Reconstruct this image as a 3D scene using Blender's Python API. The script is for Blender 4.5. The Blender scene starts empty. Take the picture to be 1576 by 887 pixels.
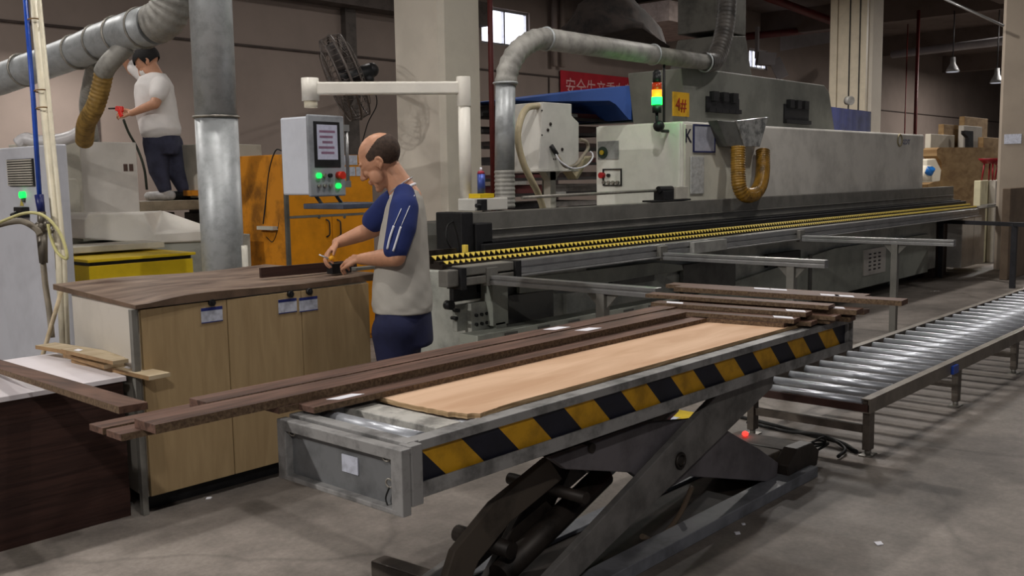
import bpy, bmesh, math, random
from mathutils import Vector, Matrix, Euler
random.seed(7)
S = bpy.context.scene
COL = S.collection

# ------------------------------------------------------------ camera
FPX, PITCH, ROLL, YAW, CAMH = 1502.15, 0.11388984, -0.016052, 0.83922522, 1.45
sy, cy = math.sin(YAW), math.cos(YAW)
ZUP = Vector((0, 0, 1))
fw0 = Vector((sy, cy, 0)); rt0 = Vector((cy, -sy, 0))
FW = fw0*math.cos(PITCH) - ZUP*math.sin(PITCH)
up0 = fw0*math.sin(PITCH) + ZUP*math.cos(PITCH)
RT = rt0*math.cos(ROLL) + up0*math.sin(ROLL)
UP = up0*math.cos(ROLL) - rt0*math.sin(ROLL)
CAM = Vector((0, 0, CAMH))
cam_data = bpy.data.cameras.new('camera'); cam = bpy.data.objects.new('camera', cam_data)
COL.objects.link(cam); S.camera = cam
m = Matrix((RT, UP, -FW)).transposed().to_4x4(); m.translation = CAM
cam.matrix_world = m
cam_data.sensor_width = 36; cam_data.lens = FPX/1576*36; cam_data.clip_end = 200

# surveyed points: a line of sight met with a real plane of the place
def ray(x, y): return FW + RT*((x-788)/FPX) - UP*((y-443.5)/FPX)
def onZ(x, y, z): d = ray(x, y); return CAM + d*((z-CAMH)/d.z)
def onY(x, y, Y): d = ray(x, y); return CAM + d*(Y/d.y)
def onX(x, y, X): d = ray(x, y); return CAM + d*(X/d.x)
def at(x, y, d): return CAM + ray(x, y)*d

# ------------------------------------------------------------ look
S.view_settings.view_transform = 'Standard'
try: S.view_settings.look = 'None'
except Exception: pass
S.view_settings.gamma = 1; S.view_settings.use_curve_mapping = False
S.view_settings.exposure = 0.45
w = bpy.data.worlds.new('world'); S.world = w; w.use_nodes = True
w.node_tree.nodes['Background'].inputs[0].default_value = (0.80, 0.85, 1.0, 1)
w.node_tree.nodes['Background'].inputs[1].default_value = 0.075

def bay_lamp(x, y, z, power, size=0.45, col=(1, 0.95, 0.90)):  # bay lamps of the hall; also places the added fill lights marked below
    l = bpy.data.lights.new('bay_or_fill_light', 'AREA'); l.shape = 'DISK'; l.size = size; l.energy = power; l.color = col
    o = bpy.data.objects.new('bay_or_fill_light', l); COL.objects.link(o); o.location = (x, y, z)
bay_lamp(1.7, 2.5, 5.0, 34, 0.14)
bay_lamp(4.6, 3.0, 5.0, 50, 0.14)
bay_lamp(-3.6, 5.6, 5.0, 430, 0.25)
bay_lamp(-2.2, -2.6, 4.6, 165, 0.2)
bay_lamp(3.2, 5.6, 5.0, 180, 0.2)  # unseen light added to brighten the saw, end face and pillar
bay_lamp(2.6, 10.0, 5.0, 60)
bay_lamp(8.2, 2.6, 5.0, 34, 0.2)
bay_lamp(9.0, 9.6, 5.0, 30)
bay_lamp(11.8, 5.4, 4.9, 80)
bay_lamp(17.0, 0.5, 5.0, 90)
bay_lamp(25.0, 5.0, 5.0, 330)
bay_lamp(35.0, 8.5, 4.9, 260, 0.8)  # unseen light added to lift the dark far right walls
bay_lamp(14.6, 7.2, 4.85, 130)  # unseen light added to brighten the trunking on its pillar
_w = at(125, 66, 11.3); bay_lamp(_w.x, _w.y, _w.z, 42, 0.2)  # unseen light added behind the duct to brighten the lower left wall

# ------------------------------------------------------------ materials
def lin(c): return tuple(((v/255)/12.92 if v/255 <= 0.04045 else ((v/255+0.055)/1.055)**2.4) for v in c)
MATS = {}
def mat(name, rgb, rough=0.6, metal=0.0, var=0.15, scale=6.0, bump=0.0, spec=0.4, emit=0, trans=0, alpha=1, stretch=None, dark=None, coat=0):
    if name in MATS: return MATS[name]
    M = bpy.data.materials.new(name); M.use_nodes = True; nt = M.node_tree; N = nt.nodes; L = nt.links
    b = N['Principled BSDF']; c = (*lin(rgb), 1)
    b.inputs['Roughness'].default_value = rough; b.inputs['Metallic'].default_value = metal
    b.inputs['Specular IOR Level'].default_value = spec
    b.inputs['Transmission Weight'].default_value = trans; b.inputs['Alpha'].default_value = alpha
    b.inputs['Coat Weight'].default_value = coat
    tc = N.new('ShaderNodeTexCoord'); mp = N.new('ShaderNodeMapping'); L.new(tc.outputs['Object'], mp.inputs[0])
    if stretch: mp.inputs['Scale'].default_value = stretch
    nz = N.new('ShaderNodeTexNoise'); nz.inputs['Scale'].default_value = scale; nz.inputs['Detail'].default_value = 8
    nz.inputs['Roughness'].default_value = 0.62
    L.new(mp.outputs[0], nz.inputs[0])
    r = N.new('ShaderNodeValToRGB'); L.new(nz.outputs[0], r.inputs[0])
    d = lin(dark) if dark else tuple(v*(1-var*2) for v in c[:3])
    r.color_ramp.elements[0].position = 0.36; r.color_ramp.elements[0].color = (*d, 1)
    r.color_ramp.elements[1].position = 0.56; r.color_ramp.elements[1].color = (*[min(1, v*(1+var*0.3)) for v in c[:3]], 1)
    L.new(r.outputs[0], b.inputs['Base Color'])
    if emit:
        b.inputs['Emission Color'].default_value = c; b.inputs['Emission Strength'].default_value = emit
    if bump:
        bp = N.new('ShaderNodeBump'); bp.inputs['Strength'].default_value = bump; bp.inputs['Distance'].default_value = 0.01
        L.new(nz.outputs[0], bp.inputs['Height']); L.new(bp.outputs[0], b.inputs['Normal'])
    MATS[name] = M
    return M

white = mat('white_paint', (214, 212, 205), 0.45, var=0.07, scale=3)
offwhite = mat('aged_white_paint', (196, 192, 180), 0.5, var=0.12, scale=3)
dusty = mat('dusty_white_paint', (176, 172, 160), 0.6, var=0.16, scale=2.5)
hoodm = mat('grey_white_enamel', (216, 212, 204), 0.45, var=0.12, scale=2.2)
greygreen = mat('dull_grey_enamel', (176, 178, 170), 0.55, var=0.2, scale=3)
darkgrey = mat('dark_grey_enamel', (92, 92, 88), 0.55, var=0.2, scale=4)
wallm = mat('painted_wall', (136, 123, 115), 0.9, var=0.06, scale=0.8)
wallm2 = mat('far_wall_paint', (126, 108, 96), 0.9, var=0.08, scale=0.8)
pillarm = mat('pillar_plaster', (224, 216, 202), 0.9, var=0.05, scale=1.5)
black = mat('black_plastic', (30, 30, 32), 0.5, var=0.2, scale=20)
blackm = mat('black_metal', (40, 40, 42), 0.45, metal=0.3, var=0.25, scale=8)
steel = mat('worn_steel', (150, 146, 138), 0.45, metal=0.55, var=0.22, scale=7, bump=0.15)
framep = mat('grey_frame_paint', (140, 139, 138), 0.55, var=0.28, scale=9, bump=0.2)
scissm = mat('greasy_grey_steel', (112, 110, 108), 0.5, var=0.25, scale=5)
darksteel = mat('oily_dark_steel', (52, 46, 42), 0.5, metal=0.3, var=0.35, scale=9)
chrome = mat('roller_steel', (196, 200, 208), 0.36, metal=0.62, var=0.08, scale=8)
brownsteel = mat('brown_grey_paint', (98, 90, 82), 0.55, var=0.22, scale=7)
alum = mat('aluminium', (170, 170, 170), 0.35, metal=0.75, var=0.08, scale=8)
alumd = mat('dull_aluminium', (128, 126, 120), 0.5, metal=0.35, var=0.12, scale=5)
galv = mat('galvanised_sheet', (176, 180, 182), 0.45, metal=0.35, var=0.10, scale=14)
galvd = mat('dusty_galvanised', (160, 158, 152), 0.6, metal=0.2, var=0.16, scale=9)
yellowp = mat('yellow_paint', (222, 190, 28), 0.45, var=0.08, scale=3)
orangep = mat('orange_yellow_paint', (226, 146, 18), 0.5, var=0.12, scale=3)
orangeg = mat('mottled_orange_paint', (196, 126, 22), 0.6, var=0.3, scale=4)  # darker and patchier than the door orange
hazy = mat('hazard_yellow', (196, 146, 26), 0.55, var=0.18, scale=9)
hazb = mat('hazard_black', (26, 27, 40), 0.55, var=0.2, scale=9)
toothy = mat('yellow_marking', (255, 224, 96), 0.4, var=0.04, scale=9)
blue = mat('blue_plastic', (36, 72, 170), 0.4, var=0.08)
bluesh = mat('blue_sheet', (44, 84, 160), 0.6, var=0.12, scale=2)
teal = mat('dark_teal_sheet', (30, 62, 72), 0.6, var=0.2, scale=3)
navyc = mat('blue_curtain', (34, 40, 84), 0.8, var=0.2, scale=4)
red = mat('red_paint', (170, 24, 30), 0.5, var=0.1)
redpipe = mat('fire_pipe_paint', (92, 28, 26), 0.5, var=0.15)
redban = mat('red_cloth', (164, 26, 40), 0.85, var=0.12, scale=2)
banlet = mat('faded_lettering', (206, 160, 160), 0.8, var=0.05)
paper = mat('white_paper', (238, 238, 246), 0.7, var=0.02)
paperd = mat('printed_paper', (196, 200, 214), 0.7, var=0.12, scale=40)
rubber = mat('black_rubber', (22, 22, 22), 0.6, var=0.1)
beige = mat('beige_hose', (196, 182, 150), 0.5, var=0.1)
greyhose = mat('grey_hose', (150, 140, 124), 0.6, var=0.15)
brownhose = mat('tan_flexible_hose', (158, 126, 66), 0.55, var=0.25, scale=12)
amber = mat('amber_hose', (156, 116, 42), 0.3, var=0.3, scale=10, trans=0.15)
tarp = mat('brown_sack_cloth', (40, 32, 28), 0.9, var=0.35, scale=5, bump=0.3)
skin = mat('skin', (198, 146, 116), 0.5, var=0.06, scale=12)
hairm = mat('cropped_hair', (70, 55, 46), 0.8, var=0.2, scale=60)
shirtw = mat('white_cotton', (206, 202, 196), 0.9, var=0.05, scale=5)
shirtb = mat('blue_cotton', (36, 50, 108), 0.9, var=0.1, scale=7)
navy = mat('navy_cloth', (30, 34, 66), 0.9, var=0.15, scale=7)
jeans = mat('dark_denim', (62, 64, 84), 0.9, var=0.2, scale=7)
clearp = mat('crinkled_plastic', (210, 214, 220), 0.15, var=0.15, scale=12, bump=0.9, spec=0.8, alpha=0.55)
lampem = mat('lamp_glow', (255, 250, 232), emit=1.4)
skyem = mat('daylight_pane', (236, 238, 255), emit=2.2)
greenl = mat('green_light', (20, 255, 70), emit=5)
greenb = mat('green_button_light', (20, 230, 80), emit=1.5)
orangel = mat('orange_light', (255, 120, 20), emit=2.2)
redl = mat('red_light', (255, 30, 24), emit=5)
screenm = mat('lit_screen', (150, 150, 165), emit=0.25, var=0.1, scale=30)

def wood(name, rgb, dark, scale=3.0, stretch=(1, 12, 12), rough=0.55, bump=0.08, mixp=(0.35, 0.65)):
    M = bpy.data.materials.new(name); M.use_nodes = True; nt = M.node_tree; N = nt.nodes; L = nt.links
    b = N['Principled BSDF']; b.inputs['Roughness'].default_value = rough; b.inputs['Specular IOR Level'].default_value = 0.3
    tc = N.new('ShaderNodeTexCoord'); mp = N.new('ShaderNodeMapping'); L.new(tc.outputs['Object'], mp.inputs[0])
    mp.inputs['Scale'].default_value = stretch
    nz = N.new('ShaderNodeTexNoise'); nz.inputs['Scale'].default_value = scale; nz.inputs['Detail'].default_value = 10
    nz.inputs['Distortion'].default_value = 0.6
    L.new(mp.outputs[0], nz.inputs[0])
    r = N.new('ShaderNodeValToRGB'); L.new(nz.outputs[0], r.inputs[0])
    r.color_ramp.elements[0].position = mixp[0]; r.color_ramp.elements[0].color = (*lin(dark), 1)
    r.color_ramp.elements[1].position = mixp[1]; r.color_ramp.elements[1].color = (*lin(rgb), 1)
    L.new(r.outputs[0], b.inputs['Base Color'])
    bp = N.new('ShaderNodeBump'); bp.inputs['Strength'].default_value = bump; L.new(nz.outputs[0], bp.inputs['Height'])
    L.new(bp.outputs[0], b.inputs['Normal']); MATS[name] = M
    return M
stripm = wood('walnut_laminate', (118, 90, 78), (72, 54, 46), 2.0, (1.5, 18, 18), 0.6)
stripy = wood('walnut_laminate_crosswise', (112, 84, 70), (70, 50, 42), 2.0, (18, 1.5, 18), 0.6)
coremat = wood('chipboard_edge', (122, 102, 80), (84, 66, 52), 90, (1, 1, 1), 0.85)
darkstack = wood('dark_brown_laminate', (66, 44, 38), (48, 31, 27), 2.5, (1.2, 6, 22), 0.6)
doorm = wood('maple_laminate', (178, 154, 116), (162, 138, 102), 3.0, (9, 9, 1), 0.5, bump=.03, mixp=(0.3, 0.7))
sidem = mat('grey_laminate', (196, 190, 180), 0.6, var=0.05, scale=3)
topm = wood('worn_brown_worktop', (138, 118, 102), (84, 66, 56), 2.6, (1.2, 5, 5), 0.6)
plym = wood('bare_plywood', (214, 180, 150), (192, 154, 122), 1.6, (1, 5, 5), 0.7)
plye = wood('plywood_edge', (206, 178, 140), (150, 120, 84), 8, (1, 1, 30), 0.8)
palem = wood('pale_pine_board', (196, 180, 152), (172, 154, 124), 2.5, (1, 8, 8), 0.7)
whitelam = mat('white_laminate', (232, 226, 230), 0.45, var=0.02)
ochre = wood('chipboard_panel', (176, 146, 104), (142, 112, 76), 3, (1, 1, 3), 0.8)

def floor_mat():
    M = bpy.data.materials.new('stained_concrete'); M.use_nodes = True; nt = M.node_tree; N = nt.nodes; L = nt.links
    b = N['Principled BSDF']; b.inputs['Roughness'].default_value = 0.6; b.inputs['Specular IOR Level'].default_value = 0.3
    tc = N.new('ShaderNodeTexCoord')
    def noise(scale, det, p0, p1, c0, c1):
        nz = N.new('ShaderNodeTexNoise'); nz.inputs['Scale'].default_value = scale; nz.inputs['Detail'].default_value = det
        nz.inputs['Roughness'].default_value = 0.65
        L.new(tc.outputs['Object'], nz.inputs[0]); r = N.new('ShaderNodeValToRGB'); L.new(nz.outputs[0], r.inputs[0])
        r.color_ramp.elements[0].position = p0; r.color_ramp.elements[1].position = p1
        r.color_ramp.elements[0].color = (c0, c0, c0, 1); r.color_ramp.elements[1].color = (c1, c1, c1, 1)
        return nz, r
    def mul(a, bb):
        mx = N.new('ShaderNodeMix'); mx.data_type = 'RGBA'; mx.blend_type = 'MULTIPLY'; mx.inputs[0].default_value = 1
        L.new(a, mx.inputs[6]); L.new(bb, mx.inputs[7]); return mx.outputs[2]
    base = N.new('ShaderNodeRGB'); base.outputs[0].default_value = (*lin((138, 130, 123)), 1)
    n1, r1 = noise(0.9, 7, 0.36, 0.62, 0.5, 1.05)
    n2, r2 = noise(5.0, 10, 0.3, 0.7, 0.72, 1.12)
    n3, r3 = noise(45, 4, 0.3, 0.7, 0.85, 1.1)
    c = mul(mul(mul(base.outputs[0], r1.outputs[0]), r2.outputs[0]), r3.outputs[0])
    # long cracks
    v = N.new('ShaderNodeTexVoronoi'); v.feature = 'DISTANCE_TO_EDGE'; v.inputs['Scale'].default_value = 0.45
    wn = N.new('ShaderNodeTexNoise'); wn.inputs['Scale'].default_value = 3; L.new(tc.outputs['Object'], wn.inputs[0])
    add = N.new('ShaderNodeVectorMath'); add.operation = 'ADD'
    sc = N.new('ShaderNodeVectorMath'); sc.operation = 'SCALE'; sc.inputs[3].default_value = 0.25
    L.new(wn.outputs[1], sc.inputs[0]); L.new(sc.outputs[0], add.inputs[0]); L.new(tc.outputs['Object'], add.inputs[1]); L.new(add.outputs[0], v.inputs[0])
    r = N.new('ShaderNodeValToRGB'); L.new(v.outputs[0], r.inputs[0]); r.color_ramp.elements[0].position = 0.0; r.color_ramp.elements[1].position = 0.012
    r.color_ramp.elements[0].color = (0.75, 0.75, 0.75, 1); r.color_ramp.elements[1].color = (1, 1, 1, 1)
    c = mul(c, r.outputs[0]); L.new(c, b.inputs['Base Color'])
    bp = N.new('ShaderNodeBump'); bp.inputs['Strength'].default_value = 0.12; L.new(n2.outputs[0], bp.inputs['Height']); L.new(bp.outputs[0], b.inputs['Normal'])
    return M
floorm = floor_mat()

# ------------------------------------------------------------ mesh helpers
ORG = {}
class MB:
    def __init__(s): s.v = []; s.f = []; s.mi = []; s.sm = []
    def add(s, vs, fs, mi=0, smooth=False):
        o = len(s.v); s.v += [Vector(p) for p in vs]
        for f in fs: s.f.append([i+o for i in f]); s.mi.append(mi); s.sm.append(smooth)
        return s
    def box(s, x0, x1, y0, y1, z0, z1, mi=0):
        s.nb = getattr(s, 'nb', -1)+1; e_ = .00011*(s.nb % 9)   # no two faces exactly coplanar
        x0, x1 = min(x0, x1), max(x0, x1); y0, y1 = min(y0, y1), max(y0, y1); z0, z1 = min(z0, z1), max(z0, z1)
        x0 -= e_; x1 += e_; y0 -= e_; y1 += e_; z1 += e_
        vs = [(x, y, z) for z in (z0, z1) for y in (y0, y1) for x in (x0, x1)]
        return s.add(vs, [(0, 2, 3, 1), (4, 5, 7, 6), (0, 1, 5, 4), (2, 6, 7, 3), (0, 4, 6, 2), (1, 3, 7, 5)], mi)
    def obox(s, c, ex, ey, ez, mi=0):  # centre and three half-extent vectors
        c, ex, ey, ez = map(Vector, (c, ex, ey, ez))
        vs = [c+ex*a+ey*b+ez*d for d in (-1, 1) for b in (-1, 1) for a in (-1, 1)]
        return s.add(vs, [(0, 2, 3, 1), (4, 5, 7, 6), (0, 1, 5, 4), (2, 6, 7, 3), (0, 4, 6, 2), (1, 3, 7, 5)], mi)
    def bar(s, p0, p1, w, h, mi=0, upv=(0, 0, 1)):
        p0, p1 = Vector(p0), Vector(p1); d = p1-p0; sd = d.cross(Vector(upv)).normalized(); u = sd.cross(d).normalized()
        return s.obox((p0+p1)/2, d/2, sd*w/2, u*h/2, mi)
    def prism(s, pts, vec, mi=0, mi_side=None):  # polygon (3D points) extruded along vec
        n = len(pts); pts = [Vector(p) for p in pts]; vec = Vector(vec)
        vs = pts+[p+vec for p in pts]
        s.add(vs, [tuple(range(n))[::-1], tuple(range(n, 2*n))]+[(i, (i+1) % n, n+(i+1) % n, n+i) for i in range(n)], mi)
        if mi_side is not None: s.mi[-n:] = [mi_side]*n
        return s
    def tube(s, pts, r, n=12, mi=0, caps=True):
        pts = [Vector(p) for p in pts]; k = len(pts)
        rs = r if isinstance(r, (list, tuple)) else [r]*k
        t = (pts[1]-pts[0]).normalized(); a = t.orthogonal().normalized(); vs = []; 
        for i in range(k):
            if i == 0: tt = pts[1]-pts[0]
            elif i == k-1: tt = pts[-1]-pts[-2]
            else: tt = (pts[i+1]-pts[i]).normalized()+(pts[i]-pts[i-1]).normalized()
            if tt.length > 1e-9: t = tt.normalized()
            a = (a-t*a.dot(t)); a = a.normalized() if a.length > 1e-6 else t.orthogonal().normalized(); b = t.cross(a)
            for j in range(n):
                q = 2*math.pi*j/n; vs.append(pts[i]+(a*math.cos(q)+b*math.sin(q))*rs[i])
        fs = [(i*n+j, i*n+(j+1) % n, (i+1)*n+(j+1) % n, (i+1)*n+j) for i in range(k-1) for j in range(n)]
        if caps: fs += [tuple(range(n))[::-1], tuple(range((k-1)*n, k*n))]
        s.add(vs, fs, mi, True)
        if caps: s.sm[-2:] = [False, False]
        return s
    def cyl(s, p0, p1, r0, r1=None, n=16, mi=0): return s.tube([p0, p1], [r0, r0 if r1 is None else r1], n, mi)
    def ball(s, c, r, n=14, mi=0, rot=None):
        c = Vector(c); rr = r if isinstance(r, (list, tuple)) else (r, r, r); vs = []; m_ = n//2+1
        for i in range(1, m_):
            th = math.pi*i/m_
            for j in range(n):
                ph = 2*math.pi*j/n
                p = Vector((rr[0]*math.sin(th)*math.cos(ph), rr[1]*math.sin(th)*math.sin(ph), rr[2]*math.cos(th)))
                if rot is not None: p = rot @ p
                vs.append(c+p)
        for sg_ in (1, -1):
            p = Vector((0, 0, rr[2]*sg_)); vs.append(c+(rot @ p if rot is not None else p))
        t_, b_ = len(vs)-2, len(vs)-1; l_ = (m_-2)*n
        fs = [(i*n+j, (i+1)*n+j, (i+1)*n+(j+1) % n, i*n+(j+1) % n) for i in range(m_-2) for j in range(n)]
        fs += [(t_, j, (j+1) % n) for j in range(n)]+[(b_, l_+(j+1) % n, l_+j) for j in range(n)]
        return s.add(vs, fs, mi, True)
    def ring(s, c, axis, R, r, n=20, k=8, mi=0):
        c = Vector(c); ax = Vector(axis).normalized(); a = ax.orthogonal().normalized(); b = ax.cross(a); vs = []
        for i in range(n):
            q = 2*math.pi*i/n; d = a*math.cos(q)+b*math.sin(q)
            for j in range(k):
                t = 2*math.pi*j/k; vs.append(c+d*(R+r*math.cos(t))+ax*r*math.sin(t))
        return s.add(vs, [(i*k+j, ((i+1) % n)*k+j, ((i+1) % n)*k+(j+1) % k, i*k+(j+1) % k) for i in range(n) for j in range(k)], mi, True)
    def quad(s, a, b, c, d, mi=0): return s.add([a, b, c, d], [(0, 1, 2, 3)], mi)
    def build(s, name, mats, parent=None, bevel=0, label=None, cat=None, group=None, kind=None, origin=None):
        if not isinstance(mats, (list, tuple)): mats = [mats]
        if parent is not None: o = origin if origin is not None else ORG[parent.name]
        elif origin is not None: o = Vector(origin)
        else:
            xs = [p.x for p in s.v]; ys = [p.y for p in s.v]; zs = [p.z for p in s.v]
            o = Vector(((min(xs)+max(xs))/2, (min(ys)+max(ys))/2, min(zs)))
        o = Vector(o)
        me = bpy.data.meshes.new(name)
        me.from_pydata([tuple(p-o) for p in s.v], [], s.f)
        for M in mats: me.materials.append(M)
        for i, p in enumerate(me.polygons): p.material_index = s.mi[i]; p.use_smooth = s.sm[i]
        bm = bmesh.new(); bm.from_mesh(me); 
        bmesh.ops.recalc_face_normals(bm, faces=bm.faces); bm.to_mesh(me); bm.free()
        me.update()
        ob = bpy.data.objects.new(name, me); COL.objects.link(ob); ORG[ob.name] = o
        if parent is not None:
            ob.parent = parent; ob.location = o-ORG[parent.name]
        else: ob.location = o
        if bevel:
            bv = ob.modifiers.new('bevel', 'BEVEL'); bv.width = bevel; bv.segments = 2; bv.limit_method = 'ANGLE'; bv.angle_limit = math.radians(40)
        tag(ob, label, cat, group, kind)
        return ob
def tag(o, label=None, cat=None, group=None, kind=None):
    if label: o['label'] = label
    if cat: o['category'] = cat
    if group: o['group'] = group
    if kind: o['kind'] = kind
    return o
def thing(name, loc, label, cat, group=None):
    o = bpy.data.objects.new(name, None); COL.objects.link(o); o.location = loc; ORG[o.name] = Vector(loc)
    o.empty_display_size = 0.1
    return tag(o, label, cat, group)
def dup(root, loc, label=None, group=None):
    def cp(o, par):
        c = o.copy(); COL.objects.link(c); ORG[c.name] = ORG.get(o.name, Vector((0, 0, 0)))
        if par is not None: c.parent = par
        for ch in [q for q in bpy.data.objects if q.parent == o]: cp(ch, c)
        return c
    r = cp(root, None); r.location = loc; ORG[r.name] = Vector(loc)
    if label: r['label'] = label
    if group: r['group'] = group
    return r
def catmull(pts, n=8):
    pts = [Vector(p) for p in pts]; P = [pts[0]*2-pts[1]]+pts+[pts[-1]*2-pts[-2]]; out = []
    for i in range(1, len(P)-2):
        for k in range(n):
            t = k/n; a, b, c, d = P[i-1], P[i], P[i+1], P[i+2]
            out.append(0.5*((2*b)+(c-a)*t+(2*a-5*b+4*c-d)*t*t+(3*b-a-3*c+d)*t**3))
    out.append(pts[-1]); return out
def hose(pts, r, ridge=0.12, pitch=0.03, n=14):
    """ribbed flexible hose: radius swells every 'pitch' metres"""
    pts = catmull(pts, 12); L = [0]
    for i in range(1, len(pts)): L.append(L[-1]+(pts[i]-pts[i-1]).length)
    k = max(8, int(L[-1]/pitch*4)); out = []; rs = []; j = 0
    for i in range(k+1):
        d = L[-1]*i/k
        while j < len(L)-2 and L[j+1] < d: j += 1
        t = (d-L[j])/max(1e-9, L[j+1]-L[j]); out.append(pts[j].lerp(pts[j+1], min(1, t)))
        rs.append(r*(1+ridge*(0.5 if i % 4 == 1 else 1.0 if i % 4 == 2 else 0.5 if i % 4 == 3 else 0)))
    return MB().tube(out, rs, n)
def text(s, size, mtl, origin, xdir, ydir, parent=None, extrude=0.002, name='lettering', sx=1):
    cu = bpy.data.curves.new(name, 'FONT'); cu.body = s; cu.size = size; cu.extrude = extrude
    o = bpy.data.objects.new(name, cu); COL.objects.link(o); cu.materials.append(mtl)
    x = Vector(xdir).normalized(); y = Vector(ydir).normalized(); z = x.cross(y)
    M = Matrix((x, y, z)).transposed()
    par = ORG[parent.name] if parent else Vector((0, 0, 0))
    bpy.context.view_layer.update(); dg = bpy.context.evaluated_depsgraph_get()
    me = bpy.data.meshes.new_from_object(o.evaluated_get(dg)); L_ = Matrix.Translation(Vector(origin)-par) @ M.to_4x4() @ Matrix.Diagonal((sx, 1, 1, 1))
    bpy.data.objects.remove(o); me.transform(L_)
    if not me.materials: me.materials.append(mtl)
    o = bpy.data.objects.new(name, me); COL.objects.link(o); o.parent = parent; ORG[o.name] = par
    return o
# ============================================================ STRUCTURE
def struct(name, mb, m, **k): return mb.build(name, m, kind='structure', **k)
struct('floor', MB().box(-12, 46, -10, 16, -0.2, 0), floorm, origin=(0, 0, 0))
WY = 12.6
bw = MB()
# back wall with two window openings
def wall_with_holes(mb, x0, x1, y0, y1, z0, z1, holes):
    xs = x0
    for (a, b, c, d) in sorted(holes):
        mb.box(xs, a, y0, y1, z0, z1); mb.box(a, b, y0, y1, z0, c); mb.box(a, b, y0, y1, d, z1); xs = b
    mb.box(xs, x1, y0, y1, z0, z1)
w1 = onY(742, 66, WY), onY(815, 30, WY)
h1 = (w1[0].x, w1[1].x, w1[0].z, w1[1].z+0.12)
w2 = onY(1153, 99, WY), onY(1182, 82, WY)
h2 = (w2[0].x, w2[1].x, w2[1].z-0.45, w2[1].z+0.05)
wall_with_holes(bw, -12, 46, WY, WY+0.3, 0, 5.6, [h1, h2])
struct('wall_back', bw, wallm, origin=(0, WY, 0))
struct('wall_right', MB().box(46, 46.3, -10, WY, 0, 5.6), wallm2)
wl = MB()
wl.box(-12, 46, WY-0.03, WY, 3.40, 3.43)
for x in (6.0, 15.2, 20.3, 26): wl.box(x, x+0.03, WY-0.025, WY, 0, 3.4)
struct('trim_1', wl, mat('wall_joint', (66, 56, 52), 0.8))
struct('trim_2', MB().box(onY(533, 100, WY-.1).x, onY(549, 100, WY-.1).x, WY-0.12, WY, 0, 4.2), mat('dark_wall_post', (84, 78, 74), 0.8))
struct('trim_3', MB().box(-12, 13.2, WY-0.35, WY, 4.15, 4.55), mat('dark_concrete_beam', (88, 80, 76), 0.9))
for i, h in enumerate((h1, h2)):
    f = MB(); a, b, c, d = h; t = 0.05
    f.box(a, b, WY+.05, WY+.12, c, c+t); f.box(a, b, WY+.05, WY+.12, d-t, d); f.box(a, a+t, WY+.05, WY+.12, c, d); f.box(b-t, b, WY+.05, WY+.12, c, d)
    n = 2 if i == 0 else 4
    for k in range(1, n): x = a+(b-a)*k/n; f.box(x-.02, x+.02, WY+.05, WY+.12, c, d)
    fr = f.build('window_%d' % (i+1), alum, kind='structure')
    MB().box(a+.01, b-.01, WY+.13, WY+.15, c+.01, d-.01).build('pane', skyem, fr)
cb = MB().box(-12, 46, -10, WY+.3, 5.6, 5.8)
for y in (-4, 1.2, 6.4): cb.box(-12, 46, y, y+0.35, 5.1, 5.6)
for x in (-4, 3, 10, 17, 24, 31, 38): cb.box(x, x+0.35, -10, WY, 5.0, 5.6)
struct('ceiling', cb, mat('ceiling_concrete', (104, 92, 86), 0.95, var=0.12, scale=1.2), origin=(0, 0, 5.6))

# pillars
def pillar(name, x, y, sx, sy_, label, m=pillarm, chamfer=0.05):
    p = MB(); c = chamfer
    pts = [(x+c, y, 0), (x+sx-c, y, 0), (x+sx, y+c, 0), (x+sx, y+sy_-c, 0), (x+sx-c, y+sy_, 0), (x+c, y+sy_, 0), (x, y+sy_-c, 0), (x, y+c, 0)]
    p.prism(pts, (0, 0, 5.6))
    return p.build(name, m, label=label, cat='pillar')
c0 = at(682, 200, 9.6)
pillar('concrete_pillar', c0.x, c0.y, onY(745, 200, c0.y).x-c0.x, onX(607, 200, c0.x).y-c0.y, 'broad pale plastered pillar behind the white panel arm and the bald man')
c1 = at(1340, 140, 19)
PX, PY = onY(1277, 140, c1.y).x, c1.y
q = pillar('concrete_pillar', c1.x, c1.y, onY(1358, 140, c1.y).x-c1.x, onX(1277, 140, c1.x).y-c1.y, 'plastered pillar carrying pale conduits, behind the long machine hood')
pl = MB(); px0 = onY(1278, 100, PY-.1).x; px1 = onY(1334, 100, PY-.1).x; wd = (px1-px0)
py0 = onX(1278, 100, c1.x-.1).y; py1 = onX(1334, 100, c1.x-.1).y; wd = py1-py0
for a, b in ((0, .2), (.23, .54), (.57, .80), (.84, 1)): pl.box(c1.x-.14, c1.x-.005, py0+wd*a, py0+wd*b, 1.2, 4.95)
o = pl.build('cable_trunking', mat('cream_trunking', (226, 214, 190), 0.5, var=0.04), label='four pale cable trunking runs on the pillar above the blue curtain', cat='trunking')
lk = MB(); 
for a in (.545, .82): lk.box(c1.x-.17, c1.x-.14, py0+wd*a, py0+wd*(a+.022), 1.2, 4.95)
lk.build('dark_cable', black, o)
c2 = at(1590, 150, 13.6); c2y = onX(1538, 150, c2.x).y
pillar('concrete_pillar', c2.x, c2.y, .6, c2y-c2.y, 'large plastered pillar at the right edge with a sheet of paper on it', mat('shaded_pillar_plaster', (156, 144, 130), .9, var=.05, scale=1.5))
nb = MB(); pa = onX(1546, 207, c2.x); pb = onX(1572, 221, c2.x)
nb.box(c2.x-.008, c2.x-.0005, pb.y, pa.y, pb.z, pa.z)
nb.build('paper_notice', paperd, label='small blue and white paper notice on the right-hand pillar', cat='notice')

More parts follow.
